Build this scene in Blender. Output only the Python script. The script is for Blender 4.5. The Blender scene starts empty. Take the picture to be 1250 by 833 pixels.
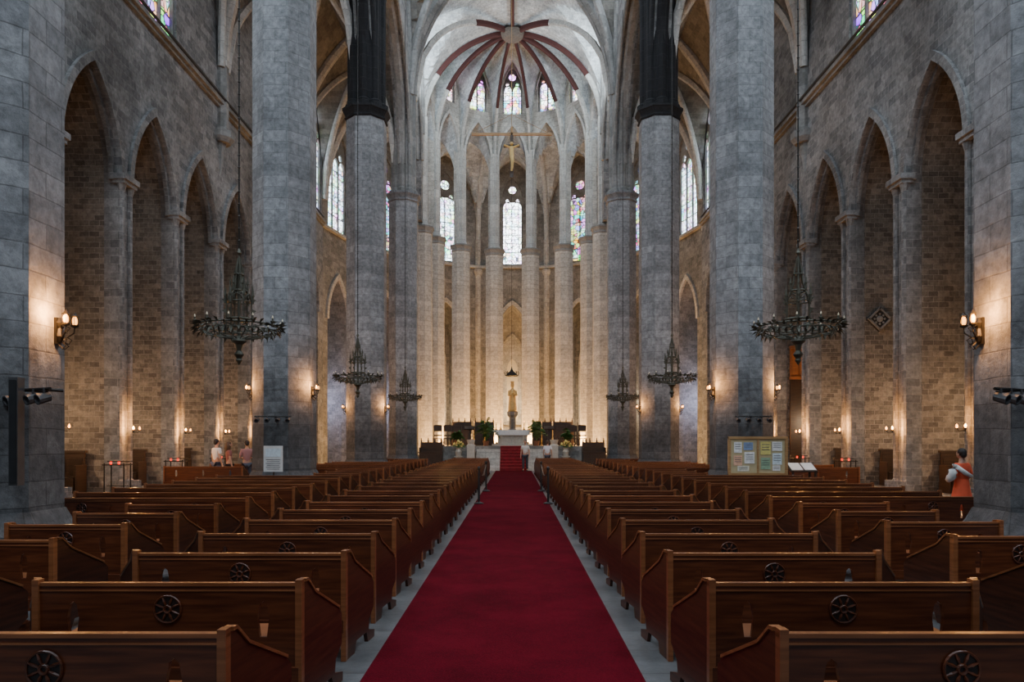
import bpy, math, random
from mathutils import Vector, Matrix
random.seed(7)
S=bpy.context.scene
COL=S.collection
pi=math.pi
# ------------------------------------------------------------------ materials
def newmat(name):
    m=bpy.data.materials.new(name); m.use_nodes=True
    nt=m.node_tree
    b=nt.nodes['Principled BSDF']
    return m,nt,b
def simple(name,col,rough=.6,metal=0,emit=None,es=0,var=.25,scale=8,spec=.5,bump=0):
    m,nt,b=newmat(name)
    tc=nt.nodes.new('ShaderNodeTexCoord')
    n=nt.nodes.new('ShaderNodeTexNoise'); n.inputs['Scale'].default_value=scale; n.inputs['Detail'].default_value=5
    nt.links.new(tc.outputs['Object'],n.inputs['Vector'])
    r=nt.nodes.new('ShaderNodeValToRGB')
    a=[c*(1-var) for c in col]; c2=[min(1,c*(1+var)) for c in col]
    r.color_ramp.elements[0].color=(*a,1); r.color_ramp.elements[1].color=(*c2,1)
    r.color_ramp.elements[0].position=.3; r.color_ramp.elements[1].position=.7
    nt.links.new(n.outputs['Fac'],r.inputs['Fac']); nt.links.new(r.outputs['Color'],b.inputs['Base Color'])
    b.inputs['Roughness'].default_value=rough; b.inputs['Metallic'].default_value=metal
    b.inputs['Specular IOR Level'].default_value=spec
    if bump:
        bp=nt.nodes.new('ShaderNodeBump'); bp.inputs['Strength'].default_value=bump; bp.inputs['Distance'].default_value=.02
        nt.links.new(n.outputs['Fac'],bp.inputs['Height']); nt.links.new(bp.outputs['Normal'],b.inputs['Normal'])
    if emit:
        b.inputs['Emission Color'].default_value=(*emit,1); b.inputs['Emission Strength'].default_value=es
    return m
def masonry(name,c1,c2,mortar,bw,bh,rough=.9,bump=.5,stain=.5,msize=.012,stainscale=.25,fine=.2,grime=0):
    m,nt,b=newmat(name)
    uv=nt.nodes.new('ShaderNodeTexCoord')
    nz=nt.nodes.new('ShaderNodeTexNoise'); nz.inputs['Scale'].default_value=1.3; nz.inputs['Detail'].default_value=3
    nt.links.new(uv.outputs['UV'],nz.inputs['Vector'])
    mx=nt.nodes.new('ShaderNodeVectorMath'); mx.operation='MULTIPLY_ADD'
    mx.inputs[1].default_value=(.05,.05,.05)
    nt.links.new(nz.outputs['Color'],mx.inputs[0]); nt.links.new(uv.outputs['UV'],mx.inputs[2])
    br=nt.nodes.new('ShaderNodeTexBrick'); br.offset=.5; br.squash=1
    br.inputs['Scale'].default_value=1; br.inputs['Brick Width'].default_value=bw; br.inputs['Row Height'].default_value=bh
    br.inputs['Mortar Size'].default_value=msize; br.inputs['Mortar Smooth'].default_value=.3; br.inputs['Bias'].default_value=0
    br.inputs['Color1'].default_value=(*c1,1); br.inputs['Color2'].default_value=(*c2,1); br.inputs['Mortar'].default_value=(*mortar,1)
    nt.links.new(mx.outputs[0],br.inputs['Vector'])
    n2=nt.nodes.new('ShaderNodeTexNoise'); n2.inputs['Scale'].default_value=stainscale; n2.inputs['Detail'].default_value=8; n2.inputs['Roughness'].default_value=.65
    nt.links.new(uv.outputs['Object'],n2.inputs['Vector'])
    r2=nt.nodes.new('ShaderNodeMapRange'); r2.inputs['From Min'].default_value=.3; r2.inputs['From Max'].default_value=.7
    r2.inputs['To Min'].default_value=1-stain; r2.inputs['To Max'].default_value=1+stain*.4
    nt.links.new(n2.outputs['Fac'],r2.inputs['Value'])
    n3=nt.nodes.new('ShaderNodeTexNoise'); n3.inputs['Scale'].default_value=7; n3.inputs['Detail'].default_value=8; n3.inputs['Roughness'].default_value=.7
    nt.links.new(uv.outputs['Object'],n3.inputs['Vector'])
    r3=nt.nodes.new('ShaderNodeMapRange'); r3.inputs['From Min'].default_value=.35; r3.inputs['From Max'].default_value=.65
    r3.inputs['To Min'].default_value=1-fine; r3.inputs['To Max'].default_value=1+fine
    nt.links.new(n3.outputs['Fac'],r3.inputs['Value'])
    mu=nt.nodes.new('ShaderNodeMath'); mu.operation='MULTIPLY'
    nt.links.new(r2.outputs[0],mu.inputs[0]); nt.links.new(r3.outputs[0],mu.inputs[1])
    last=mu
    if grime:   # damp, handled stone near the floor
        sp=nt.nodes.new('ShaderNodeSeparateXYZ'); nt.links.new(uv.outputs['Object'],sp.inputs[0])
        ad=nt.nodes.new('ShaderNodeMath'); ad.operation='MULTIPLY_ADD'; ad.inputs[1].default_value=3.2
        nt.links.new(n2.outputs['Fac'],ad.inputs[0]); nt.links.new(sp.outputs['Z'],ad.inputs[2])
        gr=nt.nodes.new('ShaderNodeMapRange'); gr.inputs['From Min'].default_value=3.9; gr.inputs['From Max'].default_value=5.2
        gr.inputs['To Min'].default_value=1-grime; gr.inputs['To Max'].default_value=1
        nt.links.new(ad.outputs[0],gr.inputs['Value'])
        m3=nt.nodes.new('ShaderNodeMath'); m3.operation='MULTIPLY'
        nt.links.new(mu.outputs[0],m3.inputs[0]); nt.links.new(gr.outputs[0],m3.inputs[1]); last=m3
    vm=nt.nodes.new('ShaderNodeVectorMath'); vm.operation='SCALE'
    nt.links.new(br.outputs['Color'],vm.inputs[0]); nt.links.new(last.outputs[0],vm.inputs['Scale'])
    nt.links.new(vm.outputs[0],b.inputs['Base Color'])
    b.inputs['Roughness'].default_value=rough; b.inputs['Specular IOR Level'].default_value=.3
    su=nt.nodes.new('ShaderNodeMath'); su.operation='MULTIPLY_ADD'; su.inputs[1].default_value=-.6
    nt.links.new(br.outputs['Fac'],su.inputs[0]); nt.links.new(n3.outputs['Fac'],su.inputs[2])
    bp=nt.nodes.new('ShaderNodeBump'); bp.inputs['Strength'].default_value=bump; bp.inputs['Distance'].default_value=.05
    nt.links.new(su.outputs[0],bp.inputs['Height']); nt.links.new(bp.outputs['Normal'],b.inputs['Normal'])
    return m
M_pillar=masonry('stone_pillar',(.29,.295,.305),(.195,.20,.21),(.17,.17,.175),.62,.31,stain=.45,stainscale=.8,bump=.55,fine=.3,msize=.009,grime=.55)
M_dark=masonry('stone_sooty',(.020,.020,.022),(.012,.012,.014),(.03,.03,.03),.7,.5,stain=.4)
M_wall=masonry('stone_wall',(.26,.258,.255),(.14,.14,.143),(.27,.265,.26),.5,.27,stain=.6,bump=.8,fine=.3)
M_chap=masonry('stone_chapel',(.27,.235,.195),(.13,.112,.093),(.30,.27,.235),.34,.18,stain=.45,bump=.9,fine=.3)
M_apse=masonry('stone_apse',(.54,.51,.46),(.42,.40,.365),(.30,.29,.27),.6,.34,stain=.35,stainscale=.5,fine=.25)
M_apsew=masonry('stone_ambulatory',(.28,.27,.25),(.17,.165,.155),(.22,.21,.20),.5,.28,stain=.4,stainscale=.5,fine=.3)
M_vault=masonry('stone_vault',(.58,.61,.62),(.40,.425,.44),(.42,.43,.43),.5,.24,stain=.5,fine=.3,stainscale=.5)
M_vaultb=masonry('stone_vault_grey',(.25,.235,.21),(.15,.14,.125),(.22,.2,.18),.6,.28,stain=.6)
M_rib=masonry('stone_rib',(.27,.265,.255),(.17,.168,.16),(.2,.2,.2),.6,.6,stain=.5)
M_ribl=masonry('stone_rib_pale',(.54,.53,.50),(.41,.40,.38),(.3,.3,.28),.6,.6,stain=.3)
M_red=simple('painted_rib_red',(.055,.012,.010),.8)
M_floor=masonry('floor_slabs',(.135,.137,.14),(.085,.088,.092),(.05,.05,.05),.95,.6,rough=.36,bump=.12,stain=.3,msize=.008)
def wood(name,c1,c2,rough=.32,coat=0):
    m,nt,b=newmat(name)
    tc=nt.nodes.new('ShaderNodeTexCoord'); mp=nt.nodes.new('ShaderNodeMapping')
    mp.inputs['Scale'].default_value=(1.0,1.0,14)
    nt.links.new(tc.outputs['Object'],mp.inputs['Vector'])
    n=nt.nodes.new('ShaderNodeTexNoise'); n.inputs['Scale'].default_value=2.4; n.inputs['Detail'].default_value=8; n.inputs['Distortion'].default_value=.25
    nt.links.new(mp.outputs[0],n.inputs['Vector'])
    oi=nt.nodes.new('ShaderNodeObjectInfo')
    r=nt.nodes.new('ShaderNodeValToRGB'); r.color_ramp.elements[0].color=(*c1,1); r.color_ramp.elements[1].color=(*c2,1)
    r.color_ramp.elements[0].position=.35; r.color_ramp.elements[1].position=.68
    nt.links.new(n.outputs['Fac'],r.inputs['Fac'])
    mr=nt.nodes.new('ShaderNodeMapRange'); mr.inputs['To Min'].default_value=.75; mr.inputs['To Max'].default_value=1.25
    nt.links.new(oi.outputs['Random'],mr.inputs['Value'])
    vm=nt.nodes.new('ShaderNodeVectorMath'); vm.operation='SCALE'
    nt.links.new(r.outputs[0],vm.inputs[0]); nt.links.new(mr.outputs[0],vm.inputs['Scale'])
    nt.links.new(vm.outputs[0],b.inputs['Base Color'])
    b.inputs['Roughness'].default_value=rough
    bp=nt.nodes.new('ShaderNodeBump'); bp.inputs['Strength'].default_value=.06; bp.inputs['Distance'].default_value=.01
    nt.links.new(n.outputs['Fac'],bp.inputs['Height']); nt.links.new(bp.outputs['Normal'],b.inputs['Normal'])
    return m
M_pew=wood('varnished_mahogany',(.052,.0125,.0045),(.125,.034,.012),.33)
M_pewl=wood('varnish_glare',(.16,.052,.018),(.27,.098,.038),.3)  # pew wood made paler, varnish glare put into the colour
M_pewe=wood('varnished_end',(.032,.009,.0045),(.078,.022,.010),.38)
M_pewd=wood('dark_carving',(.010,.005,.004),(.02,.009,.006),.5)
M_pine=wood('pine_frame',(.30,.17,.07),(.45,.27,.12),.4)
M_dwood=wood('dark_oak',(.025,.014,.009),(.05,.028,.016),.4)
M_owood=wood('orange_wood',(.24,.085,.028),(.38,.14,.045),.4)
M_iron=simple('wrought_iron',(.018,.016,.014),.5,.6)
M_bronze=simple('aged_bronze',(.07,.07,.052),.55,.4)
M_gold=simple('gilded',(.55,.36,.10),.35,.8)
M_white=simple('white_paint',(.7,.7,.68),.6,var=.06)
M_marble=simple('pale_marble',(.45,.42,.36),.5,var=.12)
M_black=simple('black_plastic',(.012,.012,.013),.45)
M_spk=simple('speaker_grey',(.045,.043,.045),.55)
M_candle=simple('candle_wax',(.7,.62,.45),.5,var=.05)
M_statue=simple('gilded_stone',(.62,.42,.16),.45,metal=.3,var=.15)
M_bulb=simple('lamp_glow',(1,.6,.2),.5,emit=(1,.38,.06),es=5)
M_redglow=simple('votive_red',(.5,.02,.01),.4,emit=(1,.04,.015),es=2.5)
M_leaf=simple('leaf_green',(.06,.15,.035),.6)
M_terr=simple('terracotta',(.25,.10,.05),.8)
M_flow=simple('yellow_petals',(.8,.65,.2),.7)
M_chromed=simple('grey_metal',(.2,.2,.21),.4,.7)
def carpetmat():
    m,nt,b=newmat('crimson_carpet')
    tc=nt.nodes.new('ShaderNodeTexCoord')
    n=nt.nodes.new('ShaderNodeTexNoise'); n.inputs['Scale'].default_value=90; n.inputs['Detail'].default_value=5
    n2=nt.nodes.new('ShaderNodeTexNoise'); n2.inputs['Scale'].default_value=1.1; n2.inputs['Detail'].default_value=8; n2.inputs['Roughness'].default_value=.7
    nt.links.new(tc.outputs['Object'],n.inputs['Vector']); nt.links.new(tc.outputs['Object'],n2.inputs['Vector'])
    a=nt.nodes.new('ShaderNodeMath'); a.operation='ADD'
    nt.links.new(n.outputs['Fac'],a.inputs[0]); nt.links.new(n2.outputs['Fac'],a.inputs[1])
    r=nt.nodes.new('ShaderNodeValToRGB'); r.color_ramp.elements[0].position=.38; r.color_ramp.elements[1].position=.62
    mm=nt.nodes.new('ShaderNodeMath'); mm.operation='MULTIPLY'; mm.inputs[1].default_value=.5
    nt.links.new(a.outputs[0],mm.inputs[0]); nt.links.new(mm.outputs[0],r.inputs['Fac'])
    r.color_ramp.elements[0].color=(.050,.0016,.0050,1); r.color_ramp.elements[1].color=(.118,.0040,.0115,1)
    nt.links.new(r.outputs[0],b.inputs['Base Color']); b.inputs['Roughness'].default_value=1
    b.inputs['Specular IOR Level'].default_value=.05
    bp=nt.nodes.new('ShaderNodeBump'); bp.inputs['Strength'].default_value=.6; bp.inputs['Distance'].default_value=.01
    nt.links.new(n.outputs['Fac'],bp.inputs['Height']); nt.links.new(bp.outputs['Normal'],b.inputs['Normal'])
    return m
M_carpet=carpetmat()
def glass(name,white,strength,tint=(.85,.93,1),sat=1.0,scale=3.5):
    m,nt,b=newmat(name)
    tc=nt.nodes.new('ShaderNodeTexCoord')
    v=nt.nodes.new('ShaderNodeTexVoronoi'); v.inputs['Scale'].default_value=scale
    nt.links.new(tc.outputs['UV'],v.inputs['Vector'])
    hs=nt.nodes.new('ShaderNodeHueSaturation'); hs.inputs['Saturation'].default_value=1.7*sat; hs.inputs['Value'].default_value=.8
    nt.links.new(v.outputs['Color'],hs.inputs['Color'])
    n=nt.nodes.new('ShaderNodeTexNoise'); n.inputs['Scale'].default_value=1.1; n.inputs['Detail'].default_value=3
    nt.links.new(tc.outputs['UV'],n.inputs['Vector'])
    mr=nt.nodes.new('ShaderNodeMapRange'); mr.inputs['From Min'].default_value=.35; mr.inputs['From Max'].default_value=.65
    mr.inputs['To Min'].default_value=max(0,white-.35); mr.inputs['To Max'].default_value=min(1,white+.3)
    nt.links.new(n.outputs['Fac'],mr.inputs['Value'])
    mix=nt.nodes.new('ShaderNodeMix'); mix.data_type='RGBA'
    nt.links.new(mr.outputs[0],mix.inputs['Factor']); nt.links.new(hs.outputs[0],mix.inputs[6]); mix.inputs[7].default_value=(*tint,1)
    v2=nt.nodes.new('ShaderNodeTexVoronoi'); v2.feature='DISTANCE_TO_EDGE'; v2.inputs['Scale'].default_value=scale
    nt.links.new(tc.outputs['UV'],v2.inputs['Vector'])
    gt=nt.nodes.new('ShaderNodeMath'); gt.operation='GREATER_THAN'; gt.inputs[1].default_value=.06
    nt.links.new(v2.outputs['Distance'],gt.inputs[0])
    br=nt.nodes.new('ShaderNodeTexBrick'); br.offset=0; br.inputs['Scale'].default_value=1
    br.inputs['Brick Width'].default_value=.55; br.inputs['Row Height'].default_value=.75; br.inputs['Mortar Size'].default_value=.03
    nt.links.new(tc.outputs['UV'],br.inputs['Vector'])
    inv=nt.nodes.new('ShaderNodeMath'); inv.operation='SUBTRACT'; inv.inputs[0].default_value=1
    nt.links.new(br.outputs['Fac'],inv.inputs[1])
    mu=nt.nodes.new('ShaderNodeMath'); mu.operation='MULTIPLY'
    nt.links.new(gt.outputs[0],mu.inputs[0]); nt.links.new(inv.outputs[0],mu.inputs[1])
    ms=nt.nodes.new('ShaderNodeMath'); ms.operation='MULTIPLY_ADD'; ms.inputs[1].default_value=strength*.92; ms.inputs[2].default_value=strength*.08
    nt.links.new(mu.outputs[0],ms.inputs[0])
    nt.links.new(mix.outputs[2],b.inputs['Emission Color']); nt.links.new(ms.outputs[0],b.inputs['Emission Strength'])
    b.inputs['Base Color'].default_value=(.05,.05,.06,1)
    return m
G_white=glass('glass_white',.8,10,tint=(.85,.92,1))
G_pale=glass('glass_pale',.6,8,tint=(.75,.9,1))
G_blue=glass('glass_blue',.4,5,tint=(.4,.68,1),sat=1.3)
G_col=glass('glass_coloured',.1,4,sat=1.5,scale=2.6)
G_top=glass('glass_clerestory',.45,9,sat=1.3)
# ------------------------------------------------------------------ mesh helpers
class MB:
    def __init__(s): s.v=[]; s.f=[]; s.m=[]
    def add(s,vs,fs,mat=0,mx=None):
        o=len(s.v)
        for p in vs:
            p=Vector(p)
            if mx is not None: p=mx@p
            s.v.append(tuple(p))
        for f in fs: s.f.append([i+o for i in f]); s.m.append(mat)
    def box(s,c,d,mat=0,mx=None,taper=1):
        x,y,z=c; a,b,h=d[0]/2,d[1]/2,d[2]/2; t=taper
        vs=[(x-a,y-b,z-h),(x+a,y-b,z-h),(x+a,y+b,z-h),(x-a,y+b,z-h),(x-a*t,y-b*t,z+h),(x+a*t,y-b*t,z+h),(x+a*t,y+b*t,z+h),(x-a*t,y+b*t,z+h)]
        s.add(vs,[(0,3,2,1),(4,5,6,7),(0,1,5,4),(1,2,6,5),(2,3,7,6),(3,0,4,7)],mat,mx)
    def lathe(s,prof,n,c=(0,0,0),mat=0,rot=0,mx=None):
        vs=[];fs=[]
        for r,z in prof:
            for i in range(n):
                a=rot+2*pi*i/n; vs.append((c[0]+r*math.cos(a),c[1]+r*math.sin(a),c[2]+z))
        for k in range(len(prof)-1):
            for i in range(n):
                j=(i+1)%n; fs.append((k*n+i,k*n+j,(k+1)*n+j,(k+1)*n+i))
        if prof[0][0]>1e-4: fs.append(tuple(reversed(range(n))))
        if prof[-1][0]>1e-4: fs.append(tuple((len(prof)-1)*n+i for i in range(n)))
        s.add(vs,fs,mat,mx)
    def tube(s,pts,r,n=6,mat=0,mx=None):
        pts=[Vector(p) for p in pts]; vs=[];fs=[]
        rr=r if isinstance(r,(list,tuple)) else [r]*len(pts)
        for k,p in enumerate(pts):
            t=(pts[min(k+1,len(pts)-1)]-pts[max(k-1,0)]).normalized()
            ref=Vector((0,0,1)) if abs(t.z)<.9 else Vector((1,0,0))
            a=t.cross(ref).normalized(); b=t.cross(a)
            for i in range(n):
                an=2*pi*i/n; vs.append(p+a*math.cos(an)*rr[k]+b*math.sin(an)*rr[k])
        for k in range(len(pts)-1):
            for i in range(n):
                j=(i+1)%n; fs.append((k*n+i,k*n+j,(k+1)*n+j,(k+1)*n+i))
        fs.append(tuple(reversed(range(n)))); fs.append(tuple((len(pts)-1)*n+i for i in range(n)))
        s.add(vs,fs,mat,mx)
    def sphere(s,c,r,n=10,mat=0,sc=(1,1,1),mx=None):
        prof=[(max(1e-5,r*math.sin(pi*k/n)),-r*math.cos(pi*k/n)) for k in range(n+1)]
        m2=Matrix.Translation(c)@Matrix.Diagonal((*sc,1))
        if mx is not None: m2=mx@m2
        s.lathe(prof,n+2,(0,0,0),mat,0,m2)
    def torus(s,c,R,r,n=24,k=6,mat=0,mx=None):
        vs=[];fs=[]
        for i in range(n):
            a=2*pi*i/n
            for j in range(k):
                b=2*pi*j/k; q=R+r*math.cos(b)
                vs.append((c[0]+q*math.cos(a),c[1]+q*math.sin(a),c[2]+r*math.sin(b)))
        for i in range(n):
            for j in range(k):
                fs.append((i*k+j,((i+1)%n)*k+j,((i+1)%n)*k+(j+1)%k,i*k+(j+1)%k))
        s.add(vs,fs,mat,mx)
    def sweep(s,pts,N,w,d,mat=0):
        pts=[Vector(p) for p in pts]; N=Vector(N).normalized(); vs=[];fs=[]
        sec=[(-.5,-.2),(-.25,-.5),(.25,-.5),(.5,-.2),(.5,.5),(-.5,.5)]; n=len(sec)
        for k,p in enumerate(pts):
            t=(pts[min(k+1,len(pts)-1)]-pts[max(k-1,0)]).normalized()
            B=t.cross(N).normalized()
            if B.z<0: B=-B
            for a,b in sec: vs.append(p+N*a*w+B*b*d)
        for k in range(len(pts)-1):
            mm=mat(pts[k]) if callable(mat) else mat
            s_f=[]
            for i in range(n):
                j=(i+1)%n; fs.append(((k*n+i,k*n+j,(k+1)*n+j,(k+1)*n+i),mm))
        o=len(s.v)
        s.add(vs,[],0)
        for f,mm in fs: s.f.append([i+o for i in f]); s.m.append(mm)
        e=mat(pts[0]) if callable(mat) else mat
        s.f.append([o+i for i in reversed(range(n))]); s.m.append(e)
        s.f.append([o+(len(pts)-1)*n+i for i in range(n)]); s.m.append(e)
    def addm(s,me,mx=None,mat=0):
        s.add([v.co for v in me.vertices],[tuple(p.vertices) for p in me.polygons],mat,mx)
    def mesh(s,name,mats,uv=False,smooth=False):
        me=bpy.data.meshes.new(name); me.from_pydata(s.v,[],s.f); 
        for m in mats: me.materials.append(m)
        me.polygons.foreach_set('material_index',s.m)
        me.update()
        if uv:
            l=me.uv_layers.new(name='UVMap')
            for p in me.polygons:
                n=p.normal
                if abs(n.z)>.75: tx,ty,mode=1,0,0
                else:
                    q=math.hypot(n.x,n.y); tx,ty,mode=-n.y/q,n.x/q,1
                for li in p.loop_indices:
                    c=me.vertices[me.loops[li].vertex_index].co
                    l.data[li].uv=(c.x*tx+c.y*ty,c.z) if mode else (c.x,c.y)
        if smooth: me.polygons.foreach_set('use_smooth',[True]*len(me.polygons))
        return me
def panel2d(outer,holes,t):
    cu=bpy.data.curves.new('c','CURVE'); cu.dimensions='2D'; cu.fill_mode='BOTH'; cu.extrude=t/2
    for pl in [outer]+list(holes):
        sp=cu.splines.new('POLY'); sp.points.add(len(pl)-1)
        for i,(x,y) in enumerate(pl): sp.points[i].co=(x,y,0,1)
        sp.use_cyclic_u=True
    ob=bpy.data.objects.new('c',cu); COL.objects.link(ob)
    dg=bpy.context.evaluated_depsgraph_get(); dg.update()
    me=bpy.data.meshes.new_from_object(ob.evaluated_get(dg))
    bpy.data.objects.remove(ob); bpy.data.curves.remove(cu)
    return me
def obj(name,me,loc=(0,0,0),parent=None,label=None,cat=None,group=None,kind=None,rot=0):
    o=bpy.data.objects.new(name,me); COL.objects.link(o); o.location=loc
    if rot: o.rotation_euler=(0,0,rot)
    if parent is not None: o.parent=parent
    if label: o['label']=label
    if cat: o['category']=cat
    if group: o['group']=group
    if kind: o['kind']=kind
    return o
def clone(root,loc,rot=None,label=None):
    n=root.copy(); COL.objects.link(n); n.location=loc
    if rot is not None: n.rotation_euler=(0,0,rot)
    if label: n['label']=label
    for c in root.children:
        k=c.copy(); COL.objects.link(k); k.parent=n; k.matrix_parent_inverse=c.matrix_parent_inverse
        for g in c.children:
            q=g.copy(); COL.objects.link(q); q.parent=k
    return n
cnt={}
def struct(base,me,loc=(0,0,0)):
    if base in('window','trim','door'):
        cnt[base]=cnt.get(base,0)+1; nm='%s_%d'%(base,cnt[base])
    else: nm=base
    return obj(nm,me,loc,kind='structure')
def ph(x,a,r):
    x=min(abs(x),a)
    if r<a: return r*math.sqrt(max(0,1-(x/a)**2))
    d=(r*r-a*a)/(2*a)
    return math.sqrt(max(0,(a+d)**2-(x+d)**2))
def archpts(a,spring,apex,n=10,cx=0):
    r=apex-spring; pts=[]
    d=(r*r-a*a)/(2*a) if r>=a else None
    if d is None:
        return [(cx+a*math.cos(pi*i/(2*n)),spring+r*math.sin(pi*i/(2*n))) for i in range(2*n+1)]
    th=math.atan2(r,d)
    R=[(cx-d+(a+d)*math.cos(th*i/n),spring+(a+d)*math.sin(th*i/n)) for i in range(n+1)]
    L=[(2*cx-x,z) for x,z in reversed(R[:-1])]
    return R+L
def archhole(cx,a,base,spring,apex,n=10):
    return [(cx+a,base)]+archpts(a,spring,apex,n,cx)+[(cx-a,base)]
def circ(cx,cz,r,n=20): return [(cx+r*math.cos(2*pi*i/n),cz+r*math.sin(2*pi*i/n)) for i in range(n)]
AX=.03
def wallmx_side(X):
    return Matrix(((0,0,1,X),(1,0,0,0),(0,1,0,0),(0,0,0,1)))
def wallmx_ang(cx,cy,ang):
    ox,oy=math.cos(ang),math.sin(ang); tx,ty=-oy,ox
    return Matrix(((tx,0,ox,cx),(ty,0,oy,cy),(0,1,0,0),(0,0,0,1)))
# ------------------------------------------------------------------ layout numbers
YA,YB,YC,YD=8.95,21.0,32.8,44.0
AC=50.6; RI=6.2; RO=13.0; STEP=pi/7
PX=6.5; WX=13.0
CAP=16.3; SPR=22.3; APX=31.6
# ------------------------------------------------------------------ floor
mb=MB(); mb.box((0,27,-.15),(40,90,.3)); struct('floor',mb.mesh('floor',[M_floor],uv=True))
# ------------------------------------------------------------------ windows
def window(mx,a,base,spring,apex,gm,lights=2,rose=True):
    me=panel2d(archhole(0,a,base,spring,apex),[],.03)
    mb=MB(); mb.addm(me,mx@Matrix.Translation((0,0,.12)))
    w=struct('window',mb.mesh('window',[gm],uv=True))
    holes=[]; W=2*a-.16; lw=W/lights; sp2=spring-.35*a
    for i in range(lights):
        cx=-a+.08+lw*(i+.5)
        holes.append(archhole(cx,lw/2-.04,base+.06,sp2-.3,sp2+lw*.35,6))
    r=a*.36
    if rose:
        holes.append(circ(0,spring+(apex-spring)*.48,r))
        holes.append(circ(-a*.5,spring+.02*a,a*.17,12)); holes.append(circ(a*.5,spring+.02*a,a*.17,12))
    me=panel2d(archhole(0,a+.02,base,spring,apex+.02),holes,.14)
    mb=MB(); mb.addm(me,mx)
    z=base+1.1
    while z<sp2-.4:
        mb.box((0,z,.05),(2*a,.035,.04),0,mx); z+=1.1
    t=obj('mullion',mb.mesh('tracery',[M_rib],uv=True),parent=w)
    return w
# ------------------------------------------------------------------ outer walls with chapels
piers=[20.75-3.96,20.75,24.7,28.65,32.6,36.6,40.55,44.5]
ocs=[(piers[i]+piers[i+1])/2 for i in range(len(piers)-1)]+[47.6]
HW=1.62; CS=10.3; CA=13.45; PT=.70
for sg in (-1,1):
    X=AX+sg*WX; side='left' if sg<0 else 'right'
    holes=[archhole(y,HW,.01,CS,CA) for y in ocs]
    wins=[(15.2,1.0,17.2,22.8,24.8,G_white),(26.9,1.6,16.85,22.0,24.8,G_col),(38.4,1.4,17.0,22.4,24.6,G_pale),(48.85,1.3,16.9,22.2,24.2,G_pale),(3.5,1.0,17.2,22.8,24.8,G_white)]
    holes+=[archhole(w[0],w[1],w[2],w[3],w[4]) for w in wins]
    me=panel2d([(-6,0),(AC,0),(AC,27),(-6,27)],holes,.5)
    mb=MB(); mb.addm(me,wallmx_side(X+sg*.25))
    struct('wall_'+side,mb.mesh('w',[M_wall],uv=True))
    for w in wins:
        M=wallmx_side(X+sg*.16)@Matrix.Translation((w[0],0,0))@Matrix.Diagonal((1,1,sg,1))
        window(M,*w[1:],lights=3 if w[1]>.9 else 2)
    mb=MB()
    for y in piers+[50.2]:
        mb.box((X+sg*(.5+2.1),y,7),(4.2,PT,14))
    mb.box((X+sg*4.8,33,7),(.3,38,14))
    struct('wall_'+side+'_chapels',mb.mesh('c',[M_chap],uv=True))
    mb=MB()
    for y in ocs:
        ap=archpts(HW+.03,CS,CA+.03,10,y); vs=[];fs=[]
        for (u,v) in ap: vs.append((X+sg*.4,u,v)); vs.append((X+sg*4.8,u,v))
        for i in range(len(ap)-1): fs.append((2*i,2*i+1,2*i+3,2*i+2))
        mb.add(vs,fs)
        mb.sweep([(X+sg*2.6,u,v-.05) for u,v in ap],(1,0,0),.25,.22)
    struct('ceiling',mb.mesh('cc',[M_chap],uv=True))
    mb=MB()
    for y in ocs:
        inner=archpts(HW-.02,CS,CA-.02,12,y); outer=archpts(HW+.22,CS,CA+.3,12,y)
        mb.addm(panel2d(outer+list(reversed(inner)),[],.14),wallmx_side(X-sg*.05))
        inner=archpts(HW-.14,CS,CA-.18,12,y); outer=archpts(HW+.02,CS,CA+.04,12,y)
        mb.addm(panel2d(outer+list(reversed(inner)),[],.14),wallmx_side(X+sg*.2))
    for y in piers:
        for q in (-.26,.26):
            mb.lathe([(.17,0),(.17,.3),(.1,.42),(.1,CS-.35),(.17,CS-.1),(.17,CS+.05)],8,(X-sg*.02,y+q,0))
        mb.box((X-sg*.02,y,CS+.12),(.5,.95,.18)); mb.box((X-sg*.0,y,CS-.03),(.4,.85,.14))
        mb.box((X-sg*.02,y,.18),(.6,.92,.36))
    struct('trim',mb.mesh('arch_trim',[M_wall],uv=True))
    mb=MB(); mb.box((X-sg*.08,22.3,16.62),(.36,56.4,.16)); mb.box((X-sg*.03,22.3,16.48),(.22,56.4,.14))
    mb.tube([(X-sg*.3,-5,16.76),(X-sg*.3,AC-1,16.76)],.06,6,1)
    struct('trim',mb.mesh('string',[M_rib,M_black],uv=True))
    mb=MB()
    for y in (YA,YC,YD):
        mb.lathe([(.45,14.9),(.6,15.1),(.6,15.4),(.35,15.5),(.35,19)],8,(X,y,0),rot=pi/8)
        mb.lathe([(.05,13.4),(.3,14.9)],8,(X+sg*.05,y,0))
    struct('trim',mb.mesh('resp',[M_rib],uv=True))
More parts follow.
